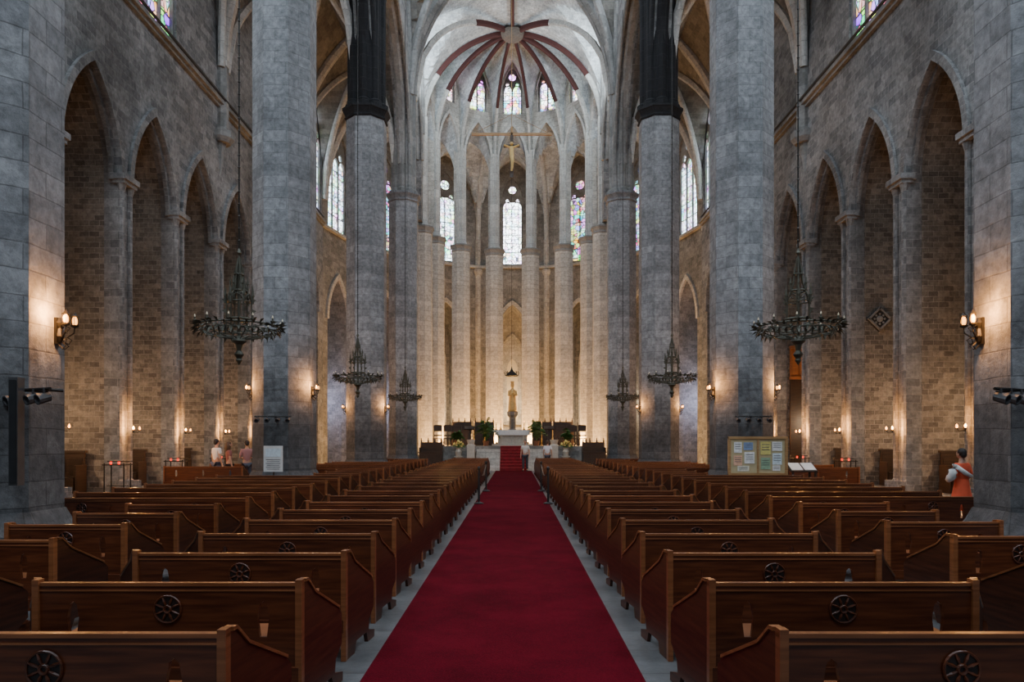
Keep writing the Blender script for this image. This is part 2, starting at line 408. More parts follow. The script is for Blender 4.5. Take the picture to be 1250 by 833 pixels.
# ------------------------------------------------------------------ ambulatory outer panels
L=RO*math.tan(STEP/2)
gls=[G_pale,G_blue,G_col,G_white,G_pale,G_blue,G_pale]
for k in range(7):
    ang=STEP*(k+.5)
    cx,cy=AX+RO*math.cos(ang),AC+RO*math.sin(ang)
    M=wallmx_ang(cx,cy,ang)
    wa={0:1.5,6:1.5,3:.9}.get(k,1.1)
    me=panel2d([(-L-.1,0),(L+.1,0),(L+.1,27),(-L-.1,27)],[archhole(0,1.6,.01,CS,CA),archhole(0,wa,16.9,22.4,24.4)],.5)
    mb=MB(); mb.addm(me,M@Matrix.Translation((0,0,.25)))
    struct('wall_apse',mb.mesh('wa',[M_apsew],uv=True))
    window(M@Matrix.Translation((0,0,.22)),wa,16.9,22.4,24.4,gls[k],lights=2 if k not in(0,6) else 3)
    mb=MB()
    mb.box((-2.0,7,2.2),(.6,14,3.6),0,M); mb.box((2.0,7,2.2),(.6,14,3.6),0,M); 
    me=panel2d([(-2,0),(2,0),(2,14),(-2,14)],[archhole(0,.5,3.5,8.2,9.2)],.3)
    mb.addm(me,M@Matrix.Translation((0,0,3.8)))
    ap=archpts(1.65,CS,CA+.03,8,0); vs=[];fs=[]
    for (u,v) in ap: vs.append((u,v,.4)); vs.append((u,v,4.0))
    for i in range(len(ap)-1): fs.append((2*i,2*i+1,2*i+3,2*i+2))
    mb.add(vs,fs,0,M)
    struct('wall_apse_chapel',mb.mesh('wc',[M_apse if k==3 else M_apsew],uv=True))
    gm=[G_white,G_pale,G_white,None,G_pale,G_blue,G_pale][k]
    if gm: window(M@Matrix.Translation((0,0,3.8)),.5,3.5,8.2,9.2,gm,lights=1,rose=False)
    else:
        mb=MB(); mb.addm(panel2d(archhole(0,.5,3.5,8.2,9.2),[],.05),M@Matrix.Translation((0,0,4.0)))
        struct('trim',mb.mesh('niche',[M_candle],uv=True))
    mb=MB()
    inner=archpts(1.56,CS,CA-.04,10,0); outer=archpts(1.85,CS,CA+.35,10,0)
    mb.addm(panel2d(outer+list(reversed(inner)),[],.16),M@Matrix.Translation((0,0,-.05)))
    inner=archpts(1.15,8.6,11.2,10,0); outer=archpts(1.35,8.6,11.5,10,0)
    mb.addm(panel2d(outer+list(reversed(inner)),[],.2),M@Matrix.Translation((0,0,3.55)))
    for q in (-1.25,1.25): mb.box((q,4.3,3.55),(.2,8.6,.2),0,M)
    mb.box((0,3.2,3.5),(2.6,.15,.3),0,M)
    mb.box((0,16.62,-.1),(2*L,.2,.4),0,M)
    a0=M@Vector((-L,0,0))
    mb.lathe([(.4,0),(.4,.5),(.26,.6),(.26,CAP-.4),(.4,CAP-.1),(.4,CAP+.1),(.26,CAP+.2),(.26,19)],8,(a0.x,a0.y,0))
    struct('trim',mb.mesh('ta',[M_apse],uv=True))
# ------------------------------------------------------------------ vaults
def grid(fn,nu,nv):
    vs=[fn(i/nu,j/nv) for i in range(nu+1) for j in range(nv+1)]
    fs=[(i*(nv+1)+j,i*(nv+1)+j+1,(i+1)*(nv+1)+j+1,(i+1)*(nv+1)+j) for i in range(nu) for j in range(nv)]
    return vs,fs
RS=23.6; RB=29.75; FA=30.9
bays=[(-6,-2.4),(-2.4,YA),(YA,YB),(YB,YC),(YC,YD),(YD,AC-.7)]
R_=APX-SPR
mb=MB(); ribs=MB(); 
for (y0,y1) in bays[:-1]:
    yc=(y0+y1)/2; h=(y1-y0)/2
    def f(u,v):
        x=-PX+2*PX*u; y=y0+(y1-y0)*v
        return (AX+x,y,SPR+max(ph(x,PX,R_),ph(y-yc,h,R_)))
    mb.add(*grid(f,28,28))
    for s1 in (-1,1):
        pts=[]
        for i in range(-20,21):
            t=i/20; pts.append((AX+PX*.93*t,yc+s1*h*.93*t,SPR-.12+ph(PX*t,PX,R_)))
        ribs.sweep(pts,Vector((s1*h,-PX,0)),.34,.4)
struct('ceiling',mb.mesh('nv',[M_vaultb],uv=True))
struct('trim',ribs.mesh('diag',[M_rib],uv=True))
mb=MB()
def f(u,v):
    x=-PX+2*PX*u; y=YD+(AC-YD)*v
    h0=SPR+ph(x,PX,R_); h1=RS+(RB-RS)*math.sqrt(max(0,1-min(1,abs(x)/RI)**2))+.08
    hh=h0+(h1-h0)*(v*v*(3-2*v))
    side=SPR+ph(y-(YD+AC)/2,(AC-YD)/2,7.2)
    return (AX+x,y,max(hh,side))
mb.add(*grid(f,32,24))
struct('ceiling',mb.mesh('pv',[M_vault],uv=True))
for sx in (-1,1,0):
    rb=MB(); p=[];q=[]
    x0,y0=(sx*5.9,YD+.4) if sx else (0,YD+.3)
    for i in range(21):
        t=i/20
        if sx:
            x=x0*(1-math.sin(t*pi/2)); y=y0+(AC-y0)*math.sin(t*pi/2)
            z=SPR-.1+(RB-.05-SPR)*math.sqrt(max(0,1-(1-math.sin(t*pi/2))**2))
        else:
            x=0;y=y0+(AC-y0)*t;z=APX-.35+(RB-APX+.3)*(t*t*(3-2*t))
        P=(AX+x,y,z)
        lim=9 if sx else 7
        (p if i<lim else q).append(P)
        if i==lim-1: q.append(P)
    N=Vector((AC-y0,x0,0)) if sx else Vector((1,0,0))
    rb.sweep(p,N,.26,.34,0); rb.sweep(q,N,.24,.34,1)
    struct('trim',rb.mesh('prb',[M_ribl,M_red],uv=True))
for y in (YB,YC,YD):
    mb=MB()
    a=PX-.35
    mb.sweep([(AX+u,y,v) for u,v in archpts(a,SPR,APX-.15,16)],(0,1,0),.85,.6)
    mb.sweep([(AX+u,y,v) for u,v in archpts(a-.28,SPR,APX-.45,16)],(0,1,0),.34,.3)
    struct('trim',mb.mesh('tr',[M_dark if y==YC else M_rib],uv=True))
soot=lambda p: 1 if abs(p.y-YC)<3.2 else 0
for sg in (-1,1):
    side='left' if sg<0 else 'right'
    pts=[(-6,SPR+10),(-6,CAP+.2)]
    for (y0,y1) in bays[1:]:
        hw=(y1-y0)/2-.5; c=(y0+y1)/2
        sp,apx=(18.0,25.0) if hw>4 else (20.5,25.2)
        ar=[(2*c-u,v) for u,v in archpts(hw,sp,apx,12,c)]
        pts+=[(c-hw,CAP+.2)]+ar+[(c+hw,CAP+.2)]
    pts+=[(AC-.5,CAP+.2),(AC-.5,SPR+10)]
    ocu=[circ(15.2,28,1.3),circ(26.9,28,1.3),circ(38.4,28,1.3),circ(3.5,28,1.3)]
    mb=MB(); mb.addm(panel2d(pts,ocu,.8),wallmx_side(AX+sg*(PX+.0)))
    struct('wall_'+side+'_arcade',mb.mesh('ar',[M_wall],uv=True))
    mb=MB()
    for (y0,y1) in bays[2:]:
        hw=(y1-y0)/2-.5; c=(y0+y1)/2
        sp,apx=(18.0,25.0) if hw>4 else (20.5,25.2)
        for X2,w,e in ((PX-.45,.2,.0),(PX,.5,-.12)):
            mb.sweep([(AX+sg*X2,u,v) for u,v in archpts(hw+e+.05,sp,apx+e+.05,14,c)],(1,0,0),w,.3,soot)
        mb.sweep([(AX+sg*(PX-.45),u,v) for u,v in archpts((y1-y0)/2-.4,SPR,APX-.1 if hw>4 else 29.3,14,c)],(1,0,0),.3,.3,soot)
    for e in (-1,1):
        vs=[];fs=[];N_=12
        for i in range(N_+1):
            z=CAP+.2+(25.5-CAP-.2)*i/N_
            yy=.56
            if z>18: 
                hwb=(YC-YB)/2-.5; rr=7.0; d=(rr*rr-hwb*hwb)/(2*hwb); q=(hwb+d)**2-(z-18)**2
                yy=(YC-YB)/2-(math.sqrt(max(0,q))-d)+.02
            vs+=[(AX+sg*(PX-.42),YC,z),(AX+sg*(PX-.42),YC+e*min(yy,3.4),z)]
        for i in range(N_): fs.append((2*i,2*i+1,2*i+3,2*i+2))
        mb.add(vs,fs,1)
    struct('trim',mb.mesh('arct',[M_rib,M_dark],uv=True))
    mb=MB(); rb=MB(); xi=PX+.35
    for (y0,y1) in bays:
        y1b=y1 if y1<AC-1 else AC
        yc=(y0+y1b)/2; h=(y1b-y0)/2; a=(WX-xi)/2; xc=(WX+xi)/2
        def f(u,v):
            x=xi+(WX-xi)*u; y=y0+(y1b-y0)*v
            return (AX+sg*x,y,18.3+max(ph(x-xc,a,7.3),ph(y-yc,h,7.3)))
        mb.add(*grid(f,20,24))
        for s1 in (-1,1):
            p=[(AX+sg*(xc+a*.95*i/16),yc+s1*h*.95*i/16,18.2+ph(a*i/16,a,7.3)) for i in range(-16,17)]
            rb.sweep(p,Vector((sg*s1*h,-a,0)),.3,.32)
        p=[(AX+sg*(xc+u),y1b-.01,v) for u,v in archpts(a-.1,18.3,25.5,12)]
        rb.sweep(p,(0,1,0),.6,.5)
    struct('ceiling',mb.mesh('av',[M_vaultb],uv=True))
    struct('trim',rb.mesh('avr',[M_ribl],uv=True))
mb=MB(); rb=MB()
def pn(u): return ph(u,1,1.2)/1.2
for k in range(7):
    a0=STEP*k; a1=a0+STEP; Ro=RO/math.cos(STEP/2)
    i0=Vector((RI*math.cos(a0),RI*math.sin(a0),0)); i1=Vector((RI*math.cos(a1),RI*math.sin(a1),0))
    o0=Vector((Ro*math.cos(a0),Ro*math.sin(a0),0)); o1=Vector((Ro*math.cos(a1),Ro*math.sin(a1),0))
    def f(u,v):
        p=(i0.lerp(i1,u)).lerp(o0.lerp(o1,u),v)
        return (AX+p.x,AC+p.y,19+6.8*max(pn(2*u-1),pn(2*v-1)))
    mb.add(*grid(f,16,16))
    p=[]
    for i in range(0,21):
        q=i0.lerp(o0,i/20); p.append((AX+q.x,AC+q.y,18.9+6.8*pn(2*i/20-1)))
    rb.sweep(p,Vector((-math.sin(a0),math.cos(a0),0)),.4,.4)
struct('ceiling',mb.mesh('amv',[M_vault],uv=True)); struct('trim',rb.mesh('amr',[M_ribl],uv=True))
for k in range(7):
    ang=STEP*(k+.5); ap=RI*math.cos(STEP/2); M=wallmx_ang(AX+ap*math.cos(ang),AC+ap*math.sin(ang),ang)
    hl=RI*math.sin(STEP/2)
    hw=hl-.34
    notch=[(hl,CAP+.2),(hl,31.2),(-hl,31.2),(-hl,CAP+.2),(-hw,CAP+.2)]+[(-u,v) for u,v in archpts(hw,23.2,25.9,10)]+[(hw,CAP+.2)]
    mb=MB(); mb.addm(panel2d(notch,[archhole(0,.76,26.8,29.1,30.3)],.45),M@Matrix.Translation((0,0,.2)))
    struct('wall_apse_upper',mb.mesh('au',[M_apse],uv=True))
    window(M@Matrix.Translation((0,0,.2)),.76,26.8,29.1,30.3,G_top,lights=2)
    mb=MB()
    mb.addm(panel2d(archpts(hw+.16,23.2,26.15,10)+list(reversed(archpts(hw-.02,23.2,25.86,10))),[],.2),M@Matrix.Translation((0,0,-.05)))
    mb.addm(panel2d(archpts(hl-.05,26,FA,10)+list(reversed(archpts(hl-.2,26,FA-.25,10))),[],.2),M@Matrix.Translation((0,0,-.05)))
    struct('trim',mb.mesh('at',[M_ribl],uv=True))
mb=MB()
for k in range(7):
    a0=STEP*k; a1=a0+STEP
    c0=Vector((math.cos(a0),math.sin(a0),0))*RI; c1=Vector((math.cos(a1),math.sin(a1),0))*RI
    def f(u,v):
        p=c0.lerp(c1,u)*(1-v); r=1-v; s=math.sqrt(max(0,1-r*r))
        hw=ph((2*u-1),1,1.6)/1.6*(FA-RS)
        return (AX+p.x,AC+p.y,RS+(RB-RS)*s+hw*(1-s)+.1)
    mb.add(*grid(f,14,18))
struct('ceiling',mb.mesh('uv',[M_vault],uv=True))
for k in range(8):
    a0=STEP*k; d=Vector((math.cos(a0),math.sin(a0),0)); rb=MB(); p=[];q=[]
    for i in range(0,25):
        t=pi/2*i/25; r=RI*math.cos(t)-.12
        P=(AX+d.x*r,AC+d.y*r,RS-.1+(RB-RS)*math.sin(t))
        (p if i<10 else q).append(P)
        if i==9: q.append(P)
    rb.sweep(p,Vector((-d.y,d.x,0)),.24,.32,0); rb.sweep(q,Vector((-d.y,d.x,0)),.2,.32,1)
    struct('trim',rb.mesh('rb',[M_ribl,M_red],uv=True))
mb=MB(); mb.lathe([(.1,-.5),(.55,-.42),(.75,-.2),(.8,0),(.7,.15)],20,(AX,AC-.1,RB-.15)); mb.torus((AX,AC-.1,RB-.4),.62,.09,20,6); mb.torus((AX,AC-.1,RB-.55),.3,.08,16,6)
struct('trim',mb.mesh('boss',[simple('carved_boss',(.11,.09,.075),.8)],uv=True))
# ------------------------------------------------------------------ columns
def column(x,y,r,top,dark,mat,label,group,nsh=8,toph=SPR+.2,upr=.62,capm=None):
    root=obj('column',None,(x,y,0),label=label,cat='column',group=group)
    mb=MB(); c=math.cos(pi/8)
    mb.lathe([(r/c,.85),(r/c,top-.45)],8,rot=pi/8)
    obj('shaft',mb.mesh('sh',[mat],uv=True),parent=root)
    mb=MB(); mb.lathe([(r*1.28/c,0),(r*1.28/c,.3),(r*1.2/c,.36),(r*1.2/c,.6),(r*1.1/c,.72),(r*1.02/c,.86)],8,rot=pi/8)
    obj('base',mb.mesh('ba',[mat],uv=True),parent=root)
    mb=MB(); mb.lathe([(r*.99/c,top-.5),(r*1.07/c,top-.46),(r*1.07/c,top-.40),(r*1.02/c,top-.36),(r*1.05/c,top-.28),(r*1.15/c,top-.14),(r*1.2/c,top-.10),(r*1.2/c,top),(r*1.05/c,top+.05)],8,rot=pi/8)
    obj('capital',mb.mesh('ca',[capm or (M_dark if dark else mat)],uv=True),parent=root)
    mb=MB(); mb.lathe([(upr,top),(upr,toph)],8,rot=pi/8)
    for i in range(nsh):
        a=2*pi*i/nsh; mb.lathe([(upr*.42,top),(upr*.42,top+.25),(upr*.27,top+.35),(upr*.27,toph+.3)],8,(upr*.9*math.cos(a),upr*.9*math.sin(a),0))
    obj('clustered_shaft',mb.mesh('cl',[M_dark if dark else (M_ribl if nsh<8 else M_rib)],uv=True),parent=root)
    return root
for sg in (-1,1):
    for y in (-2.4,YA,YB,YC,YD):
        dark=y in(YB,YC)
        column(AX+sg*PX+(.12 if (sg>0 and y==YA) else 0),y,.83 if y!=YB else .81,CAP,dark,M_pillar,'tall octagonal grey stone column'+(' with soot-blackened capital' if dark else ' with moulded capital'),'nave columns',upr=.73 if dark else .64,toph=24.6 if y==YC else SPR+.2)
for k in range(8):
    a=STEP*k
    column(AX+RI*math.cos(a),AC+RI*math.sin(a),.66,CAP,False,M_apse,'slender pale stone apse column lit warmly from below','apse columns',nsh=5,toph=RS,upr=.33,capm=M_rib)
# ------------------------------------------------------------------ pews
def pewparts(w,side,fin,fout,slots=(-.58,.58),ros=(0,)):
    parts={}
    H=.83
    c=w/2
    holes=[]
    for s in slots:
        x=c+s; holes.append([(x-.022,.50),(x+.022,.50),(x+.036,.62),(x+.022,.70),(x,.72),(x-.022,.70),(x-.036,.62)])
    me=panel2d([(.0,.22),(w,.22),(w,H-.02),(0,H-.02)],holes,.028)
    mb=MB(); F=Matrix.Diagonal((side,1,1,1))
    mx=F@Matrix(((1,0,0,0),(0,0,1,0),(0,1,0,0),(0,0,0,1)))
    mb.addm(me,mx)
    mb.box((c,-.0,H-.008),(w+.04,.045,.02),1,F); mb.box((c,-.022,.27),(w,.03,.1),0,F); mb.box((c,-.017,.785),(w,.012,.008),1,F)
    for x in (.0,w): mb.box((x,-.005,H/2+.012),(.04,.06,H+.02),1,F)
    parts['backrest']=mb.mesh('back',[M_pew,M_pewl])
    mb=MB(); mb.box((c,.26,.43),(w-.05,.44,.035),1,F@Matrix.Rotation(.04,4,'X')); mb.box((c,.46,.36),(w-.05,.025,.12),0,F)
    parts['seat']=mb.mesh('seat',[M_pew,M_pewl])
    prof=[(.02,.0),(.02,H),(.08,H),(.20,.73),(.64,.53),(.70,.48),(.70,.27),(.58,.19),(.56,.10),(.72,.06),(.72,0),(.54,0),(.50,.09),(.24,.09),(.20,0)]
    me=panel2d(prof,[],.03)
    for nm,x0,fl in (('end_panel',0,-fin),('end_panel2',w,fout)):
        mb=MB(); sh=Matrix.Identity(4); sh[0][1]=fl/.88
        mx=F@Matrix.Translation((x0,0,0))@sh@Matrix(((0,0,1,0),(1,0,0,0),(0,1,0,0),(0,0,0,1)))
        mb.addm(me,mx)
        sx=lambda y: fl*y/.88
        cap=[(.04,H),(.08,H),(.20,.73),(.64,.53)]
        for (ya,za),(yb,zb) in zip(cap[:-1],cap[1:]):
            mb.add([(x0-.024+sx(ya),ya,za),(x0+.024+sx(ya),ya,za),(x0+.024+sx(yb),yb,zb),(x0-.024+sx(yb),yb,zb),(x0-.024+sx(ya),ya,za+.018),(x0+.024+sx(ya),ya,za+.018),(x0+.024+sx(yb),yb,zb+.018),(x0-.024+sx(yb),yb,zb+.018)],
               [(0,3,2,1),(4,5,6,7),(0,1,5,4),(1,2,6,5),(2,3,7,6),(3,0,4,7)],1,F)
        parts[nm]=mb.mesh('end',[M_pewe,M_pewl])
    mb=MB()
    for r0 in ros:
        R=Matrix.Translation((c+r0,-.018,.672))@Matrix.Rotation(pi/2,4,'X')
        mb.lathe([(.082,-.004),(.082,.003)],20,mat=0,mx=F@R); mb.torus((0,0,.005),.081,.007,24,5,1,F@R); mb.torus((0,0,.006),.02,.009,14,5,1,F@R)
        for i in range(8):
            a=2*pi*i/8; 
            mb.tube([(.02*math.cos(a+.39),.02*math.sin(a+.39),.006),(.05*math.cos(a+.39),.05*math.sin(a+.39),.007),(.078*math.cos(a+.39),.078*math.sin(a+.39),.006)],[.004,.009,.005],5,1,F@R)
    parts['rosette']=mb.mesh('ros',[M_pewd,M_pew])
    mb=MB(); mb.box((c,-.17,.15),(w-.3,.13,.025),0,F)
    for x in (.2,w-.2): mb.box((x,-.12,.075),(.04,.18,.12),0,F)
    parts['kneeler']=mb.mesh('kn',[M_pew])
    return parts
def make_pew(parts,loc,label,group,simple_=False):
    if simple_:
        if 'all' not in parts:
            mb=MB()
            for k,mi in (('backrest',0),('seat',0),('end_panel',2),('end_panel2',2),('kneeler',0)):
                me=parts[k]; o=len(mb.v)
                for v in me.vertices: mb.v.append(tuple(v.co))
                for p in me.polygons: mb.f.append([i+o for i in p.vertices]); mb.m.append(mi if p.material_index==0 else 1)
            parts['all']=mb.mesh('pewall',[M_pew,M_pewl,M_pewe])
        return obj('pew',parts['all'],loc,label=label,cat='pew',group=group)
    r=obj('pew',None,loc,label=label,cat='pew',group=group)
    for k in ('backrest','seat','end_panel','end_panel2','rosette','kneeler'):
        if k=='rosette' and not len(parts[k].vertices): continue
        obj('end_panel' if k=='end_panel2' else k,parts[k],parent=r)
    return r
lab='reddish-brown varnished wooden pew with wheel rosette'
for sg in (-1,1):
    P=pewparts(1.6,sg,.10,.62)
    P2=pewparts(1.2,sg,.08,.06,(-.38,.38))
    P2b=pewparts(1.5,sg,.1,.3,(-.5,.5))
    P3=pewparts(3.3,sg,.1,.3,(-1.3,-.4,.4,1.3),(-.85,.85))
    x0=1.31 if sg<0 else 1.22
    for k in range(29):
        y=3.33+1.18*k
        xx=(-x0+.12*(y/40) if sg<0 else x0-.02*(y/40))
        make_pew(P,(xx,y,0),lab+' beside red carpet','pews along the central aisle',y>19)
    for k in range(27):
        y=5.25+1.18*k+(.0 if sg<0 else .25)
        if y>35.5: break
        nearp=min(abs(y+.4-p) for p in (YA,YB,YC))
        if nearp>2.1 and y>10.5: make_pew(P3,(sg*4.0,y,0),lab+', long','outer rows of pews',y>19)
        elif nearp>2.0: make_pew(P2b,(sg*4.0,y,0),lab+', outer row','outer rows of pews',y>19)
        else: make_pew(P2,(sg*4.0,y,0),lab+' near a column','outer rows of pews',y>19)
P4=pewparts(2.6,1,.0,.0,(-.9,0,.9),())
for x,y in ((-11.6,24.6),(-11.2,27.4),(8.6,23.8),(8.8,26.2)):
    make_pew(P4,(x,y,0),'dark wooden pew standing in the side aisle','side aisle pews',True)
# ------------------------------------------------------------------ carpet
mb=MB()
def cx_(y): return -.065+.155*(y-5)/36
n=20; vs=[];fs=[]
for i in range(n+1):
    y=-3+44.1*i/n; c=cx_(y)
    vs+=[(c-1.0,y,0),(c-1.0,y,.014),(c+1.0,y,.014),(c+1.0,y,0)]
for i in range(n):
    for j in range(3): fs.append((i*4+j,i*4+j+1,i*4+j+5,i*4+j+4))
mb.add(vs,fs)
obj('carpet_runner',mb.mesh('carpet',[M_carpet]),label='long crimson red carpet running down the central aisle',cat='carpet')
# ------------------------------------------------------------------ presbytery
PH=1.36; NS=8
mb=MB(); mb.box((AX,(43.5+AC)/2,PH/2),(10.4,AC-43.5,PH))
me=panel2d([(5.2*math.cos(pi*i/14),5.2*math.sin(pi*i/14)) for i in range(15)],[],PH)
mb.addm(me,Matrix.Translation((AX,AC,PH/2)))
struct('floor',mb.mesh('plat',[M_apsew],uv=True))
mb=MB()
for i in range(NS-1):
    h=PH*(i+1)/NS; y0=41.2+.33*i; mb.box((AX,(y0+43.5)/2,h-PH/NS/2),(4.2,43.5-y0,PH/NS))
obj('altar_steps',mb.mesh('steps',[M_apse],uv=True),label='wide pale stone steps rising to the altar platform',cat='steps')
mb=MB()
for i in range(NS):
    h=PH*(i+1)/NS; y0=41.2+.33*i; 
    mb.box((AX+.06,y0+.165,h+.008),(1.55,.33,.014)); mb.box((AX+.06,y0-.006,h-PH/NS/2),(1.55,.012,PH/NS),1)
mb.box((AX+.06,44.6,PH+.008),(1.55,1.6,.014))
M_carp2=simple('stair_carpet_lit',(.34,.014,.02),.95,var=.3,scale=5)
M_carp3=simple('stair_carpet_shade',(.15,.006,.012),.95,var=.3,scale=5)  # same carpet as the treads, shade of the risers put into its colour
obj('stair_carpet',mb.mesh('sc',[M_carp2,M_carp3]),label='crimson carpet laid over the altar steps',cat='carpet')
for sg in (-1,1):
    mb=MB(); mb.box((0,0,.5),(.35,2.1,1.0)); mb.box((0,0,1.05),(.42,2.2,.1)); mb.box((0,-.9,.7),(.42,.42,1.4)); mb.lathe([(.26,0),(.18,.1),(.24,.35)],8,(0,-.9,1.4))
    obj('stone_balustrade',mb.mesh('bal',[M_marble]),(AX+sg*2.34,42.35,0),label='low pale stone parapet flanking the altar steps',cat='balustrade',group='altar step parapets')
r=obj('altar',None,(AX,47.2,PH),label='white stone altar table with cloth on the platform',cat='altar')
mb=MB(); mb.box((0,0,.06),(2.6,1.1,.12)); mb.box((0,0,.5),(1.9,.7,.8)); 
for x in (-.7,0,.7): mb.lathe([(.1,.12),(.07,.2),(.07,.8),(.1,.88)],8,(x,-.38,0))
obj('base',mb.mesh('ab',[M_marble]),parent=r)
mb=MB(); mb.box((0,0,.95),(2.5,1.0,.12)); mb.box((0,-.51,.8),(2.2,.02,.25)); obj('table_top',mb.mesh('at',[M_white]),parent=r)
def candlestick(loc,h,label):
    r=obj('candlestick',None,loc,label=label,cat='candlestick',group='altar candlesticks')
    mb=MB(); mb.lathe([(.11,0),(.11,.03),(.03,.08),(.045,h*.3),(.02,h*.35),(.02,h*.7),(.06,h*.74),(.06,h*.77)],10); obj('stem',mb.mesh('st',[M_gold]),parent=r)
    mb=MB(); mb.lathe([(.02,h*.77),(.02,h)],8); obj('candle',mb.mesh('cn',[M_candle]),parent=r)
    mb=MB(); mb.lathe([(.001,h),(.016,h+.03),(.001,h+.09)],8); obj('flame',mb.mesh('fl',[M_bulb]),parent=r)
for x in (-1.05,-.75,.75,1.05): candlestick((AX+x,47.2,PH+1.01),.5,'small gilded candlestick with lit candle on the altar')
for x in (-1.8,1.9,-2.5,2.6): candlestick((AX+x,48.0,PH),1.5,'tall gilded standing candlestick beside the altar')
r=obj('madonna_statue',None,(AX,50.2,PH),label='gilded standing statue of a robed woman on a stone pedestal',cat='statue')
mb=MB(); mb.box((0,0,.15),(1.7,1.3,.3)); mb.box((0,0,.55),(1.2,.9,.5)); mb.lathe([(.5,.8),(.42,.95),(.24,1.1),(.24,1.9),(.38,2.05),(.42,2.3)],8,rot=pi/8); obj('pedestal',mb.mesh('pd',[M_rib],uv=True),parent=r)
K=Matrix.Translation((0,0,2.3))@Matrix.Diagonal((.9,.9,.93,1))@Matrix.Translation((0,0,-2.2))
mb=MB(); mb.lathe([(.34,2.2),(.36,2.35),(.30,2.8),(.26,3.3),(.29,3.55),(.25,3.75),(.10,3.86),(.08,3.95),(.13,4.05),(.145,4.18),(.11,4.3),(.13,4.34),(.15,4.42),(.1,4.38)],14,mx=K)
mb.tube([(.24,-.02,3.7),(.32,-.15,3.4),(.12,-.3,3.35)],[.09,.08,.06],8,mx=K); mb.tube([(-.24,-.02,3.7),(-.3,-.15,3.4),(-.05,-.3,3.42)],[.09,.08,.06],8,mx=K)
mb.sphere((.1,-.3,3.55),.09,8,mx=K); mb.sphere((.1,-.3,3.7),.06,8,mx=K); 
for i in range(9):
    a=2*pi*i/9; mb.tube([(.27*math.cos(a),.27*math.sin(a),2.22),(.22*math.cos(a+.2),.22*math.sin(a+.2),3.3)],.045,5,mx=K)
obj('figure',mb.mesh('fg',[M_statue],smooth=True),parent=r)
mb=MB(); mb.torus((0,0,0),.42,.04,20,6); mb.lathe([(.42,0),(.3,.18),(.12,.3),(.04,.5),(.001,.7)],10)
for i in range(8):
    a=2*pi*i/8; mb.tube([(.42*math.cos(a),.42*math.sin(a),0),(.48*math.cos(a),.48*math.sin(a),.2),(.4*math.cos(a),.4*math.sin(a),.3)],.025,5)
mb.tube([(0,0,.7),(0,0,23.4)],.012,5)
obj('hanging_ornament',mb.mesh('hc',[M_iron]),(AX-.05,50.2,PH+4.75),label='dark crown-shaped metal ornament suspended above the statue on a cable',cat='hanging ornament')  # dark crown-shaped ornament on a cable, gives no light
def plant(loc,h,label):
    r=obj('potted_palm',None,loc,label=label,cat='potted plant',group='altar plants')
    mb=MB(); mb.lathe([(.14,0),(.2,.3),(.22,.32),(.18,.32),(.17,.28)],12); obj('pot',mb.mesh('pot',[M_terr]),parent=r)
    mb=MB(); rnd=random.Random(int(loc[0]*100))
    for i in range(22):
        a=rnd.uniform(0,2*pi); el=rnd.uniform(.3,.95); Lf=h*rnd.uniform(.7,1); pts=[]
        for j in range(7):
            t=j/6; rr=Lf*t*(1-el)*.9+.0; z=.3+Lf*(t*el+.25*math.sin(t*pi)-.25*t*t*(1-el)); pts.append(Vector((rr*math.cos(a),rr*math.sin(a),z)))
        mb.tube(pts,[.012*(1-j/8) for j in range(7)],4)
        for j in range(1,7):
            sd=Vector((-math.sin(a),math.cos(a),0)); p=pts[j]; l=.24*math.sin(pi*(j/7))+.06
            for q in (-1,1):
                mb.add([p,p+sd*q*l+Vector((math.cos(a)*.08,math.sin(a)*.08,-.04)),p+Vector((math.cos(a)*.09,math.sin(a)*.09,.05))],[(0,1,2)])
    obj('fronds',mb.mesh('fr',[M_leaf]),parent=r)
plant((AX-1.65,46.2,PH),1.7,'tall potted palm with arching green fronds by the altar')
plant((AX+1.5,46.2,PH),1.6,'tall potted palm with arching green fronds by the altar')
plant((AX-3.3,43.9,PH),.8,'low leafy potted plant at the platform edge')
plant((AX+3.2,43.9,PH),.8,'low leafy potted plant at the platform edge')
def flowers(loc,label):
    r=obj('flower_arrangement',None,loc,label=label,cat='flowers',group='altar flower arrangements')
    mb=MB(); mb.lathe([(.16,0),(.2,.25),(.12,.4),(.17,.48)],12); obj('vase',mb.mesh('vs',[M_marble]),parent=r)
    rnd=random.Random(3); mb=MB(); m2=MB()
    for i in range(34):
        a=rnd.uniform(0,2*pi); rr=rnd.uniform(0,.34); z=.62+.25*(1-rr/.34)+rnd.uniform(-.08,.08)
        p=(rr*math.cos(a),rr*math.sin(a),z); mb.sphere(p,.055,5,0,(1,1,.6)); m2.tube([(0,0,.4),p],.008,4)
        m2.add([(p[0],p[1],p[2]-.1),(p[0]*1.4,p[1]*1.4,p[2]-.05),(p[0]*1.2+.05,p[1]*1.2,p[2]-.16)],[(0,1,2)])
    obj('blossoms',mb.mesh('bl',[M_flow]),parent=r); obj('stems',m2.mesh('ss',[M_leaf]),parent=r)
for x in (-3.15,3.1):
    flowers((AX+x,42.9,.8),'yellow flower arrangement in a pale vase')
    mb=MB(); mb.box((0,0,.03),(.5,.5,.06)); mb.box((0,0,.4),(.34,.34,.7)); mb.box((0,0,.77),(.46,.46,.06)); obj('stone_plinth',mb.mesh('pl',[M_marble]),(AX+x,42.9,0),label='small pale stone plinth under a flower vase',cat='plinth',group='flower plinths')
cr=obj('choir_chair',None,(AX-4.6,45.2,PH),label='high-backed dark wooden choir chair on the altar platform',cat='chair',group='choir chairs')
mb=MB(); mb.box((0,0,.45),(.5,.48,.06)); obj('seat',mb.mesh('s',[M_dwood]),parent=cr)
